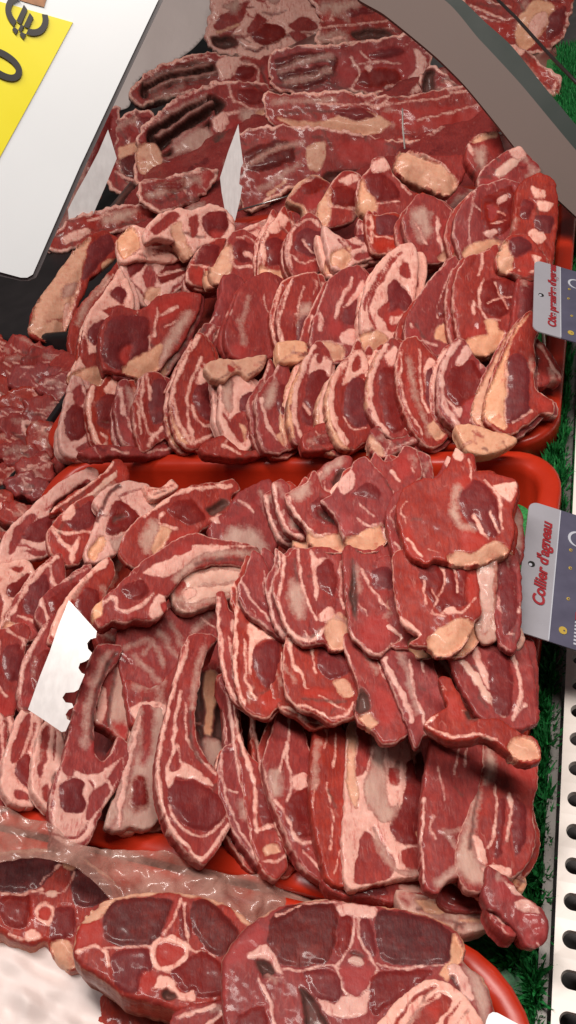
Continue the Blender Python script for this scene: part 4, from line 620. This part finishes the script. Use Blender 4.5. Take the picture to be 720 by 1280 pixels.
K('long_strip', 'long red boneless strip stretching across under the saddle', "338 118 380 118 430 114 480 120 520 118 560 110 600 106 642 132 664 160 620 172 580 168 540 175 500 183 450 173 400 168 360 163 340 145", "o: 352 148 400 152 452 140 490 150 470 167 400 167; f2: 400 130 470 132 560 122; m3: 350 128 420 126; r: 480 140 560 132 600 140 560 156 500 160; f2: 520 150 600 130 622 130; d2: 360 142 440 137; f3: 560 118 600 112; e: 420 140 450 136 470 146 440 150", l=10)
K('saddle_piece', 'saddle piece with a grey inner skin hollow and a mottled cut face', "343 65 390 57 440 54 480 47 506 43 522 53 537 68 532 92 522 112 500 120 470 117 440 114 420 117 390 120 360 114 343 102",
  "x: 350 72 400 65 425 76 415 95 400 106 365 110 350 95; m5: 354 88 385 76 415 72; m4: 360 102 390 96 412 88; d3: 350 104 380 112 412 104; l4: 352 86 412 80; r: 428 75 470 62 515 62 526 80 505 105 470 110 438 106 424 92; e: 446 92 470 84 496 88 500 104 470 110 446 104; e: 462 66 490 58 506 66 480 76 464 74; f: 515 62 530 72 526 92 512 108 508 100 518 84; f2: 440 84 470 78 500 80; f3: 440 72 450 92 440 106; f2: 480 110 505 100; f2: 450 66 462 76; f: 456 84 466 82 462 90", l=12, th=.03)
K('dark_trimming', 'dark meat cube in shade between the saddle piece and the grey band', "528 92 545 83 562 98 582 114 604 130 572 137 540 132 528 117", "d: 530 90 544 88 542 118 530 116; f: 556 100 572 112 566 118; f3: 545 122 580 126; r: 550 100 566 110 560 122", l=0)
K('fatty_roast', 'big roast with a spread of white fat at the top edge of the picture', "272 -15 264 18 260 46 268 62 290 68 330 73 370 63 400 56 412 30 402 -15", "l: 268 30 290 14 312 2 300 32 282 48; e: 318 36 340 28 356 40 345 56 318 52; l3: 276 54 316 42; l: 310 40 322 18 335 25 318 42; o3: 272 40 300 32; m: 280 10 300 0 296 16; l: 360 30 380 22 395 34 384 40 366 40; l: 358 42 372 40 388 52 374 54; r3: 312 -5 330 4; d: 266 46 290 44 300 58 275 60; m: 330 0 350 -5 345 8", base='f', l=0, th=.03)
K('loin_strip', 'red loin strip with a dark hollow under the grey band at the top', "388 -15 402 25 394 52 430 54 482 48 508 44 504 28 484 12 462 -15", "m: 402 6 430 4 450 0 440 14 408 20; r: 400 20 415 14 412 28; e: 430 14 460 8 468 14 440 22; f2: 396 36 450 30 490 24; m: 398 44 432 40 434 52 404 54; d: 440 38 480 34 492 44 448 50; f3: 410 50 432 46; l3: 400 30 470 24", l=2)
K('roast_piece', 'roast with pale sinew beyond the dark rod at the top right', "572 -15 600 -15 640 -15 714 -15 710 20 703 42 682 62 650 64 620 52 598 30", "o: 648 22 672 0 692 10 676 42 655 62 645 50; f3: 590 6 630 24 645 20; f2: 600 20 640 34; r: 610 30 640 30 640 46 620 44; f: 660 30 680 14 684 24 668 48; f2: 608 0 640 10; e: 685 20 704 8 702 36 684 48", l=0)
K('roast_piece', 'fatty meat corner under the dark rod in the steel tray', "634 58 655 60 680 80 700 95 698 120 685 114 660 97 640 76", "f: 634 58 654 58 656 68 644 74; r: 660 76 682 86 684 100 668 94; f: 672 74 688 76 696 96 686 90; f3: 690 112 698 98; m: 656 80 672 96 664 98", l=4)

# ================================================================== black tray at the left: shredded neck meat
G = 'shredded meat pieces in the black tray'
def H(n, lab, o, f, rim='', z=.045, p=18, y=6, l=0, cat='meat piece', **k): return cut(n, lab, cat, G, o, f, rim, z, p, y, l, rag=3.0, lump=1.1, **k)
_rf = random.Random(11)
def shred(x0, y0, x1, y1, n):
    s = []
    for _ in range(n):
        x, y = _rf.uniform(x0, x1), _rf.uniform(y0, y1); a = _rf.uniform(-.5, 1.0); L = _rf.uniform(6, 16)
        s.append('%s%.1f: %.0f %.0f %.0f %.0f' % (_rf.choice('ffrfm'), _rf.uniform(.8, 2.0), x, y, x+L*math.cos(a), y+L*math.sin(a)))
    return '; '.join(s)

PILE = [(-12, 436, 30, 20), (28, 440, 34, 20), (62, 452, 30, 18), (12, 462, 34, 20), (46, 474, 34, 20), (72, 484, 24, 17), (-4, 490, 32, 20), (26, 500, 32, 18), (54, 516, 30, 20), (8, 524, 30, 20), (34, 536, 30, 20), (56, 548, 26, 20), (-2, 556, 30, 18), (26, 566, 30, 17), (44, 582, 26, 17), (6, 592, 28, 18), (34, 606, 26, 17), (0, 626, 26, 18), (22, 640, 24, 17), (-4, 660, 24, 18)]
DESC = ['stringy', 'dark', 'pale-flecked', 'ragged', 'torn', 'marbled', 'bright red', 'frayed']
for i_, (x_, y_, rx_, ry_) in enumerate(PILE):
    o_ = ' '.join('%.0f %.0f' % (x_+rx_*(.75+.5*_rf.random())*math.cos(q_), y_+ry_*(.7+.55*_rf.random())*math.sin(q_)) for q_ in [k_*2*math.pi/11 for k_ in range(11)])
    ex = '; f: %d %d %d %d %d %d %d %d; d: %d %d %d %d %d %d' % (x_-6, y_-9, x_+8, y_-11, x_+12, y_+4, x_-4, y_+8, x_-2, y_-5, x_+5, y_-5, x_+3, y_+3) if i_ == 10 else ''
    where = 'at the top' if y_ < 450 else 'high up' if y_ < 500 else 'midway' if y_ < 560 else 'low down' if y_ < 610 else 'lowest'
    side = 'by the left frame edge' if x_ < 10 else 'by the black gap' if x_ > 42 else 'between its neighbours'
    H('meat_shred', ('ring-boned' if ex else DESC[i_ % 8])+' shredded lump '+where+' in the black tray '+side, o_, shred(x_-rx_*.7, y_-ry_*.7, x_+rx_*.5, y_+ry_*.6, 9)+('; d2: %d %d %d %d' % (x_, y_, x_+8, y_+3) if i_ % 3 == 1 else '')+ex, y=_rf.uniform(-10, 12), p=_rf.uniform(12, 34), l=_rf.uniform(-8, 10), cat='meat lump', fil=3)
lower_layer('dark lower layer of meat seen between the lumps in the black tray', -1.2, .27, -.76, .90, .02)

# ================================================================== lower red tray: leg slices
G = 'lamb leg slices in the lower red tray'
def N(n, lab, o, f, rim='', z=.075, p=26, y=0, l=0, cat='leg slice', **k): return cut(n, lab, cat, G, o, f, rim, z, p, y, l, grow=1.0, lump=.6, **k)
N('leg_slice', 'left leg slice with two dark muscles, cut by the left frame edge', "-40 1080 -10 1066 20 1060 60 1058 95 1064 125 1084 147 1104 153 1120 142 1142 112 1152 102 1182 110 1207 90 1212 70 1197 58 1177 40 1182 15 1174 -5 1162 -40 1150",
  "x: -30 1088 30 1070 70 1068 78 1075 55 1105 30 1115 -30 1108; x: 86 1085 110 1080 135 1105 140 1120 110 1135 93 1130 90 1105; e: 0 1122 34 1116 40 1140 28 1160 4 1152; e: 66 1138 92 1136 92 1165 76 1178 62 1172; f2: 50 1105 75 1080 95 1085; f2: 52 1118 82 1114 92 1090; o: 80 1072 98 1076 90 1088 78 1084; f3: 0 1115 30 1117 52 1112; f: 43 1136 58 1127 69 1139 61 1157 47 1152; r: 47 1138 58 1131 65 1140 58 1152 49 1148; b: 58 1115 70 1112 71 1121 60 1122; o: 64 1180 86 1178 97 1206 75 1208; f3: 10 1168 40 1176 50 1170; r4: 42 1125 40 1160 54 1176; f: 30 1166 44 1162 52 1172 36 1178; r: 54 1178 64 1182 62 1194", rim='oU6', l=8, th=.04, fil=7)
N('leg_slice', 'middle leg slice with a white-ringed marrow bone at its centre', "93 1172 103 1145 128 1126 160 1116 200 1113 245 1116 282 1127 307 1144 318 1160 307 1187 287 1202 292 1240 277 1252 247 1260 225 1264 200 1257 185 1252 165 1247 150 1242 136 1230 118 1217 100 1207 91 1190",
  "x: 130 1137 150 1124 200 1121 220 1129 205 1160 190 1180 150 1182 128 1170; x: 240 1129 262 1126 285 1146 300 1167 290 1185 275 1195 255 1185 240 1160; r: 95 1162 115 1142 126 1155 126 1176 110 1187 97 1187; o: 98 1152 116 1134 136 1128 122 1150; f4: 98 1190 120 1183 132 1191 135 1207; e: 222 1142 234 1132 239 1165 230 1180; l: 220 1145 205 1168 196 1178 210 1150; f3: 226 1124 216 1150 204 1168; f3: 230 1130 232 1160 238 1186 268 1196; r4: 220 1128 210 1155; e: 140 1192 186 1186 190 1215 180 1237 165 1241 146 1233; e: 214 1212 250 1190 276 1205 286 1240 250 1248 226 1236; f: 188 1181 200 1172 226 1174 237 1185 226 1207 205 1214 190 1206; r: 194 1184 205 1177 225 1181 231 1188 222 1203 205 1208 195 1201; f: 205 1172 216 1168 222 1176 208 1177; f: 185 1241 198 1220 215 1222 225 1240 242 1238 242 1251 222 1250 200 1236; d: 201 1240 210 1235 223 1249 206 1251; f2: 128 1184 188 1182; r: 180 1216 196 1220 188 1244 176 1240; l: 104 1192 122 1192 134 1212 116 1208", rim='oU6', l=16, th=.04, fil=7)
N('meat_trimming', 'pale striped meat ends poking out beneath the middle leg slice', "215 1268 240 1256 268 1252 290 1248 312 1262 330 1300 220 1300", "f6: 222 1272 268 1258; e: 262 1276 280 1266 296 1285 280 1300 262 1295; l4: 240 1278 262 1268; f4: 250 1285 286 1262", l=6, cat='trimming')
N('leg_slice', 'right leg slice with a Y-shaped white seam and marrow spot between two dark muscles', "278 1197 299 1165 324 1144 350 1131 400 1121 440 1126 480 1131 520 1137 552 1149 574 1164 583 1185 580 1200 604 1220 616 1250 619 1300 540 1300 430 1300 330 1300 284 1300 276 1240",
  "x: 335 1160 345 1140 370 1129 415 1129 425 1145 420 1180 410 1202 370 1208 342 1200 335 1180; x: 471 1141 500 1139 540 1149 568 1171 565 1195 545 1208 510 1207 480 1202 471 1180; f: 424 1130 470 1133 466 1148 440 1145 427 1146; e: 424 1150 438 1146 438 1180 425 1195 420 1185; e: 450 1150 462 1150 470 1190 462 1200 452 1180; f3: 442 1145 440 1180 422 1207; f3: 448 1145 450 1175 472 1212; f3: 335 1206 370 1213 410 1207 426 1211; f2: 472 1206 500 1211 560 1205; r3: 445 1150 445 1185; d: 436 1192 446 1189 456 1196 446 1198; b: 436 1202 446 1195 456 1203 448 1209; r: 424 1212 445 1208 468 1213 458 1235 445 1243 432 1235; f: 424 1245 450 1246 462 1240 456 1268 430 1272 408 1268 398 1246 420 1257; f2: 420 1210 430 1238 445 1246 460 1236 470 1214; e: 380 1214 418 1216 428 1240 420 1254 394 1244; e: 470 1216 540 1214 520 1232 490 1256 468 1270 462 1250; r: 281 1202 310 1170 322 1158 332 1165 326 1185 310 1196 295 1207; f: 308 1196 330 1180 346 1200 354 1217 340 1211 330 1199 318 1199; l: 284 1212 310 1206 316 1222 300 1262 287 1272; d: 318 1200 336 1201 346 1216 330 1221; f4: 322 1222 338 1255 346 1295; m4: 335 1218 358 1236; d: 372 1236 392 1245 408 1275 415 1295 384 1295; e: 300 1268 330 1260 336 1295 296 1295; l: 345 1228 372 1236 380 1290 352 1290; o: 566 1168 580 1186 572 1208 560 1226 548 1216 562 1200; f: 560 1210 572 1206 592 1236 590 1250 574 1236; m: 578 1196 600 1220 612 1250 606 1280 590 1240; d4: 566 1222 574 1236; r3: 284 1204 280 1250; f2: 346 1144 385 1129 430 1128", rim='oU3', l=24, th=.04, fil=7)
N('striped_bundle', 'bundle of pale striped meat rolled against the right leg slice', "468 1300 486 1262 508 1240 534 1224 562 1230 588 1252 604 1300", "l5: 490 1290 515 1250 545 1232; l: 520 1262 545 1242 565 1252 540 1285 518 1290; m4: 500 1296 530 1250; f3: 520 1262 550 1244; l4: 548 1290 575 1252; m3: 560 1295 586 1262; r: 530 1262 548 1252 546 1272", base='f', l=30, cat='rolled meat')

# ================================================================== film, paper, card, tags, band, glare sheets
def sheet(name, label, cat, outline, mat, z, pitch, yaw, lift, th, lump, step=4., rag=.3, seed=3, wl=(40, 15), crease=0, frame=None):
    P = catmull(pts(outline), True, 4.) if rag >= 0 else pts(outline)
    if rag <= 0:
        q = P if (P[:, 0]*np.roll(P[:, 1], -1)-np.roll(P[:, 0], -1)*P[:, 1]).sum() < 0 else P[::-1]
        cx = P.mean(0)
        if frame is None: C, n, xa, ya = frame_at(cx[0], cx[1], z, pitch, yaw, lift)
        else: C, n, xa, ya = frame[0]+frame[1]*frame[4], *frame[1:4]
        W_ = []
        for x_, y_ in q: dr = ray(x_, y_); W_.append(CAM+dr*(((C-CAM)@n)/(dr@n)))
        L = np.array([[(w_-C)@xa, (w_-C)@ya, 0] for w_ in W_]); m = len(L); B2 = L.copy(); B2[:, 2] -= th
        F = [tuple(range(m)), tuple(range(m, 2*m))[::-1]]+[(i, m+i, m+(i+1) % m, (i+1) % m) for i in range(m)]
        mw = Matrix(((xa[0], ya[0], n[0], C[0]), (xa[1], ya[1], n[1], C[1]), (xa[2], ya[2], n[2], C[2]), (0, 0, 0, 1)))
        o = link(name, np.vstack([L, B2]), F, mat, mw=mw, smooth=False)
        if label: tag(o, label, cat)
        return o, C, n, xa, ya
    lo, hi = P.min(0)-step, P.max(0)+step; nx, ny = int((hi[0]-lo[0])/step)+2, int((hi[1]-lo[1])/step)+2
    gx, gy = np.meshgrid(lo[0]+step*np.arange(nx), lo[1]+step*np.arange(ny)); Q = np.stack([gx.ravel(), gy.ravel()], 1)
    d, near, _ = seg_dist(Q, P, True); sd = np.where(inside(Q, P), d, -d); out = sd < .25*step; Q2 = np.where(out[:, None], near, Q)
    i = np.arange((nx-1)*(ny-1)); r, c = i//(nx-1), i % (nx-1); a = r*nx+c; cells = np.stack([a, a+nx, a+nx+1, a+1], 1); cells = cells[(~out)[cells].any(1)]
    used = np.unique(cells); mp = -np.ones(nx*ny, int); mp[used] = np.arange(len(used)); cells = mp[cells]; q = Q2[used]
    cx = q.mean(0)
    if frame is None: C, n, xa, ya = frame_at(cx[0], cx[1], z, pitch, yaw, lift)
    else: C, n, xa, ya = frame[0]+frame[1]*frame[4], *frame[1:4]
    dirs = (RM@np.stack([(q[:, 0]-360)/FPX, (q[:, 1]-640)/FPX, np.ones(len(q))])).T; tt = ((C-CAM)@n)/(dirs@n); Wp = CAM+dirs*tt[:, None]
    sc = np.linalg.norm(C-CAM)/FPX
    h = lump*((vnoise(q[:, 0]/wl[0], q[:, 1]/wl[0], seed)-.5)*8+(vnoise(q[:, 0]/wl[1], q[:, 1]/wl[1], seed+4)-.5)*4)
    if crease:
        for k in range(7):
            an = seed*1.3+k*.83; u = (q[:, 0]-cx[0])*math.cos(an)+(q[:, 1]-cx[1])*math.sin(an)+40*math.sin(k*2.1+seed)
            h += crease*(np.abs(((u/ (34+9*k)) % 1)-.5)*2-.5)*(.5+vnoise(q[:, 0]/50, q[:, 1]/50, k))
    Wp = Wp+n*(h*sc)[:, None]; L = np.stack([(Wp-C)@xa, (Wp-C)@ya, (Wp-C)@n], 1)
    e = np.concatenate([cells[:, [k, (k+1) % 4]] for k in range(4)]); e = e[e[:, 0] != e[:, 1]]; key = np.sort(e, 1)
    _, inv, cnt = np.unique(key, axis=0, return_inverse=True, return_counts=True); be = e[cnt[inv.ravel()] == 1]; m = len(L)
    B2 = L.copy(); B2[:, 2] -= th; V = np.vstack([L, B2]); F = [tuple(x) for x in cells]+[tuple(x[::-1]+m) for x in cells]+[(b, a_, m+a_, m+b) for a_, b in be]
    mw = Matrix(((xa[0], ya[0], n[0], C[0]), (xa[1], ya[1], n[1], C[1]), (xa[2], ya[2], n[2], C[2]), (0, 0, 0, 1)))
    o = link(name, V, F, mat, mw=mw); o.data.polygons.foreach_set('use_smooth', [True]*len(cells)*2+[False]*len(be))
    if label: tag(o, label, cat)
    return o, C, n, xa, ya
sheet('plastic_film', 'shiny pinkish plastic film covering the meat behind the leg slices', 'plastic film', "-30 1005 0 1008 45 1024 70 1038 110 1060 180 1063 230 1076 290 1092 350 1099 400 1112 470 1128 505 1142 440 1140 400 1140 350 1150 320 1160 300 1152 260 1132 200 1130 150 1135 130 1115 90 1080 50 1072 0 1082 -30 1090", M_FILM, .088, 30, 0, -4, .0006, 1.1, step=2.5, seed=6, wl=(36, 9), crease=6.0)
sheet('butcher_paper', 'crumpled white paper sheet in front of the leg slices at the bottom left', 'paper', "-60 1140 20 1165 70 1190 110 1205 150 1232 190 1248 230 1258 290 1300 310 1340 -60 1340", M_PAPER, .06, 22, -6, -3, .001, .8, seed=4, wl=(60, 25), crease=5.0)
sheet('butcher_paper', 'white paper flap with a soft pink shadow beside the white price card', 'paper', "180 -20 246 -20 267 10 262 36 240 62 212 80 180 94 166 112 161 134 140 140 120 142 140 95 165 50", M_PAPER, .09, 20, 10, 20, .001, .5, seed=9, wl=(70, 30))
# price card: hung up in front of the meat
def price_card():
    outl = "-60 -40 205 -40 198 0 160 80 100 208 44 336 41 343 34 347 26 347 0 340 -60 326"
    out2 = "-60 -40 211 -40 204 0 165 82 105 211 49 339 45 347 36 351 26 351 0 345 -60 331"
    z = .42
    o, C, n, xa, ya = sheet('price_card', 'large white price card with a yellow price label in the top left corner', 'price card', outl, M_CARD, z, 8, 0, 30, .002, 0, rag=-1)
    b, *_ = sheet('dark_edge', None, None, out2, M_CARDEDGE, z, 8, 0, 27, .003, 0, rag=-1, frame=(C, n, xa, ya, -.0025))
    y, C2, *_ = sheet('yellow_label', None, None, "-60 -16 0 2 91 28 46 112 0 196 -60 305", M_YELLOW, z, 8, 0, 31, .0006, 0, rag=-1, frame=(C, n, xa, ya, .0007))
    p, *_ = sheet('picture_corner', None, None, "24 -20 64 -20 55 9 40 5 24 0", simple('brown_print', (.30, .13, .05, 1), .4, noise=(200, .6)), z, 8, 0, 31, .0006, 0, rag=-1, frame=(C, n, xa, ya, .0007))
    inv = o.matrix_world.inverted()
    for k in (b, y, p):
        mw = k.matrix_world.copy(); k.parent = o; k.matrix_parent_inverse = inv; k.matrix_world = mw
    def on(x, yv):
        d = ray(x, yv); Cn = C2+n*.0012; t = ((Cn-CAM)@n)/(d@n); return CAM+d*t
    return o, on, n
def text(body, size, mat, origin, bx, n, parent, name, shear=0., bold=0.):
    bx = bx/np.linalg.norm(bx); n = n/np.linalg.norm(n); by = np.cross(n, bx)
    cu = bpy.data.curves.new(name, 'FONT'); cu.body = body; cu.size = size; cu.shear = shear; cu.offset = bold; cu.extrude = .0002; cu.fill_mode = 'BOTH'
    o = bpy.data.objects.new(name, cu); COL.objects.link(o)
    bpy.context.view_layer.update(); dg = bpy.context.evaluated_depsgraph_get(); me = bpy.data.meshes.new_from_object(o.evaluated_get(dg)); bpy.data.objects.remove(o)
    me.materials.clear(); me.materials.append(mat); o = bpy.data.objects.new(name, me); COL.objects.link(o)
    mw = Matrix(((bx[0], by[0], n[0], origin[0]), (bx[1], by[1], n[1], origin[1]), (bx[2], by[2], n[2], origin[2]), (0, 0, 0, 1)))
    bpy.context.view_layer.update(); o.parent = parent; o.matrix_parent_inverse = parent.matrix_world.inverted(); o.matrix_world = mw
    return o
pc, on, pn = price_card()
bpy.context.view_layer.update()
o1 = on(21, 92); bx = on(50, 30)-on(19, 96)
for ch, px, py in (('€', 45, 60), ('0', 18, 110)):
    text(ch, .044, M_INK, on(px, py), bx, pn, pc, 'price_lettering', 0, .0004)
# grey-brown band and dark rod
bd, *BF = sheet('counter_band', 'broad curved brown-grey profile crossing the top right corner', 'profile', "446 -6 480 18 515 46 548 74 580 106 610 142 640 180 672 222 700 252 760 300 760 230 722 190 690 152 650 104 600 50 545 -6", M_BAND, .22, 14, 0, 0, .012, 0, rag=0)
eg, *_ = sheet('glass_edge', None, None, "545 -6 600 50 650 104 690 152 722 190 760 230 760 195 722 158 700 132 680 108 640 58 607 28 570 -6", M_BANDEDGE, .22, 14, 0, -2, .012, 0, rag=0, frame=(*BF, -.003))
bpy.context.view_layer.update(); mw = eg.matrix_world.copy(); eg.parent = bd; eg.matrix_parent_inverse = bd.matrix_world.inverted(); eg.matrix_world = mw
def tube(name, P, r, mat, label=None, cat=None, parent=None, n=10):
    P = [np.array(p, float) for p in P]; V = []; F = []
    for i, p in enumerate(P):
        t = P[min(i+1, len(P)-1)]-P[max(i-1, 0)]; t /= np.linalg.norm(t); u = np.cross(t, [0, 0, 1.]); u /= np.linalg.norm(u); w = np.cross(u, t)
        V += [p+r*(math.cos(2*math.pi*k/n)*u+math.sin(2*math.pi*k/n)*w) for k in range(n)]
    for i in range(len(P)-1): F += [(i*n+k, i*n+(k+1) % n, (i+1)*n+(k+1) % n, (i+1)*n+k) for k in range(n)]
    F += [tuple(range(n))[::-1], tuple(range((len(P)-1)*n, len(P)*n))]
    c = sum(P)/len(P); o = link(name, [v-c for v in V], F, mat, parent); o.location = c
    if label: tag(o, label, cat)
    return o
tube('dark_rod', [at(610, -12, .20), at(645, 22, .20), at(690, 72, .20), at(735, 118, .20)], .0022, M_DARKROD, 'thin dark rod slanting across the top right corner', 'rod')
tube('steel_rod', [at(296, 264, .075), at(330, 254, .075), at(368, 243, .075)], .0016, M_STEEL, 'thin steel rod behind the far edge chops near the white diamond glare', 'rod')
tube('steel_rod', [at(622, 168, .10), at(634, 166, .10), at(646, 178, .10), at(668, 214, .10)], .0028, M_STEEL, 'bent steel rod end beside the brown-grey profile', 'rod')
tube('pale_pin', [at(503, 136, .12), at(503.5, 160, .112), at(506, 186, .105)], .0013, M_PIN, 'thin pale pin standing above the cream fat-topped block', 'pin')
# glass glare over the meat, put in as thin white sheets
sheet('glare_sheet', 'pointed white sheet standing for glass glare along the edge of the white price card', 'glare sheet', "135 162 140 178 146 198 132 232 118 264 108 286 99 304 92 290 86 275 85 262 96 240 110 215 123 190", M_GLARE, .10, 6, 0, 34, .0005, .25, rag=-1, wl=(30, 12))
sheet('glare_sheet', 'slim white diamond-shaped sheet standing for glass glare over the lower rib cage', 'glare sheet', "298 155 300 175 304 204 301 210 299 230 303 233 300 250 294 275 287 292 282 268 277 240 275 222 285 190", M_GLARE, .12, 6, 0, 40, .0005, .15, rag=-1, wl=(30, 12))
sheet('glare_sheet', 'white sheet with a notched right edge standing for glass glare over the left rib chops', 'glare sheet', "86 750 104 770 121 789 120 797 113 799 109 804 110 811 115 816 111 824 106 827 100 829 98 835 102 841 106 843 98 862 93 865 82 866 78 872 82 878 90 879 92 884 86 887 82 893 84 899 88 901 82 914 77 915 58 902 35 887 50 845 62 815 72 785", M_GLARE, .11, 10, 0, 32, .0005, .3, step=2.5, rag=-1, wl=(30, 12))
# printed tags
def tag_card(name, label, tl, corner_px, d_deg, W1, W2, H, z, words, size, txt_off, seedx):
    th = math.radians(d_deg); d = np.array([math.cos(th), 0, -math.sin(th)]); yv = np.array([0, 1, 0.]); yv = yv+np.array([tl, 0, 0])*1.0; yv /= np.linalg.norm(yv)
    n = np.cross(yv, -d); n /= np.linalg.norm(n); n = n if n[2] > 0 else -n
    O = at(corner_px[0], corner_px[1], z)      # lower left corner in the photograph
    def poly(nm, uv, mat, off, thick, parent=None):
        top = [O+d*u+yv*v+n*off for u, v in uv]; k = len(top); V = top+[t-n*thick for t in top]
        F = [tuple(range(k)), tuple(range(k, 2*k))[::-1]]+[(i, (i+1) % k, k+(i+1) % k, k+i)[::-1] for i in range(k)]
        o = link(nm, [v-O for v in V], F, mat, None, smooth=False)
        if parent: o.parent = parent
        else: o.location = O
        return o
    def rr(u0, v0, u1, v1, r=.008, left=True):
        out = []
        for cu, cv, a in ((u0+r, v0+r, 180), (u0+r, v1-r, 90)) if left else ():
            seq = [a+90*k/6 for k in range(7)] if a == 180 else [a+90*k/6 for k in range(7)]
            out.append([(cu+r*math.cos(math.radians(q)), cv+r*math.sin(math.radians(q))) for q in seq])
        return [*out[1], *out[0], (u1, v0), (u1, v1)]
    card = poly(name, rr(0, 0, W1, H), M_TAG, 0, .0012); tag(card, label, 'name tag')
    poly('printed_panel', [(W1, 0), (W1+W2, 0), (W1+W2, H), (W1, H)], M_NAVY, -.0001, .0011, card)
    poly('panel_edge', [(W1-.0008, .001), (W1, .001), (W1, H-.001), (W1-.0008, H-.001)], M_PALE, .0003, .0003, card)
    h = [(.0075+.0028*math.cos(q*math.pi/8), H*.5+.0028*math.sin(q*math.pi/8)) for q in range(16)]; poly('pin_hole', h, M_INK, .0004, .0004, card)
    h = [(.0066+.0014*math.cos(q*math.pi/6), H*.5-.0012+.0014*math.sin(q*math.pi/6)) for q in range(12)]; poly('pin_glint', h, M_PALE, .0007, .0004, card)
    s0 = O+d*(W1*.3)+yv*(H*.5)-n*.004; s1 = np.array([s0[0]-.004, s0[1], .004]); V_ = []
    for p_ in (s0, s1): V_ += [p_+np.array([.0018*math.cos(q), .0018*math.sin(q), 0])-O for q in [k*math.pi/4 for k in range(8)]]
    link('stake', V_, [(k, (k+1) % 8, 8+(k+1) % 8, 8+k)[::-1] for k in range(8)], M_PIN, card)
    bpy.context.view_layer.update()
    text(words, size, M_REDINK, O+d*txt_off[0]+yv*txt_off[1]+n*.0006, yv, n, card, 'lettering', .22, .0004)
    r = random.Random(seedx); m = W1
    def arc(cu, cv, R, w, a0, a1, mat, nm):
        k = 14; A_ = [math.radians(a0+(a1-a0)*i/k) for i in range(k+1)]
        taper = lambda i: w*(.3+.7*math.sin(math.pi*i/k))
        uv = [(cu+(R+taper(i)/2)*math.cos(q), cv+(R+taper(i)/2)*math.sin(q)) for i, q in enumerate(A_)]+[(cu+(R-taper(i)/2)*math.cos(q), cv+(R-taper(i)/2)*math.sin(q)) for i, q in reversed(list(enumerate(A_)))]
        poly(nm, uv[::-1], mat, .0004, .0004, card)
    arc(m+.016, H*.80, .0075, .0022, 60, 270, M_PALE, 'swirl_mark')
    for v in (.70, .56, .33): arc(m+.010+r.uniform(-.003, .003), H*v, .0011, .0009, 0, 330, M_GOLD, 'dot_mark')
    for v, u in ((.50, .019), (.38, .019)): 
        for s in range(3): poly('stroke_mark', [(m+u+.003*s, H*v), (m+u+.003*s+.0016, H*v), (m+u+.003*s+.004, H*v+.012), (m+u+.003*s+.0026, H*v+.012)], M_PALE, .0004, .0004, card)
    arc(m+.010, H*.10, .002, .0034, 0, 359, M_GOLD, 'leaf_mark')
    poly('red_mark', [(m+.018, H*.20), (m+.027, H*.20), (m+.027, H*.26), (m+.018, H*.255)], M_REDINK, .0004, .0004, card)
    for s in range(7): poly('letter_mark', [(m+.018, H*.03+.0032*s), (m+.026, H*.03+.0032*s), (m+.026, H*.03+.0032*s+.0016), (m+.018, H*.03+.0032*s+.0016)], M_PALE, .0004, .0004, card)
    return card
tag_card('name_tag', 'grey and navy name tag reading Collier d’agneau', -.03, (642, 787), 25, .0268, .047, .131, .120, "Collier d'agneau", .0130, (.0202, .028), 5)
tag_card('name_tag', 'grey and navy name tag reading Côte première d’agneau', -.10, (666, 412), 25, .0280, .044, .124, .150, "Côte première d'agneau", .0112, (.0225, .013), 7)
sheet('small_tag', 'corner of a small pale tag at the bottom right leg slice', 'name tag', "600 1310 608 1275 611 1268 616 1265 622 1266 655 1284 700 1310", M_CARD, .10, 10, 0, 20, .001, 0, rag=-1)

# ------------------------------------------------------------------ partly hidden slices, showing only an edge behind the chop in front
hid = [o for o in list(COL.objects) if o.parent is None and o.get('category') in ('chop', 'steak') and 'row' in o.get('group', '')+'half' and o.name.split('.')[0] != 'leg_slice']
HR = random.Random(3)
for o in hid:
    far = 'upper' in o['group']
    for k in range(2):
        if 'hollow' in o['label'] or 'round dark eye and two' in o['label'] or (k == 1 and 'left half' in o['group']): continue
        c = o.copy(); COL.objects.link(c); s_ = .001*(.8 if far else 1)
        off = (RIGHT*HR.uniform(4, 10)+UP*HR.uniform(-7, 2)-FWD*-HR.uniform(9, 13))*s_ if k == 0 else (RIGHT*HR.uniform(-12, -5)+UP*HR.uniform(-9, 2)+FWD*HR.uniform(16, 24))*s_
        c.matrix_world = Matrix.Translation(off)@o.matrix_world@Matrix.Rotation(HR.uniform(-.12, .12), 4, 'Z')
        for q in list(o.children):
            e = q.copy(); COL.objects.link(e); e.parent = c
        tag(c, 'slice mostly hidden behind another chop so only its edge shows', 'chop', 'mostly hidden slices tucked behind the chops in the red trays')
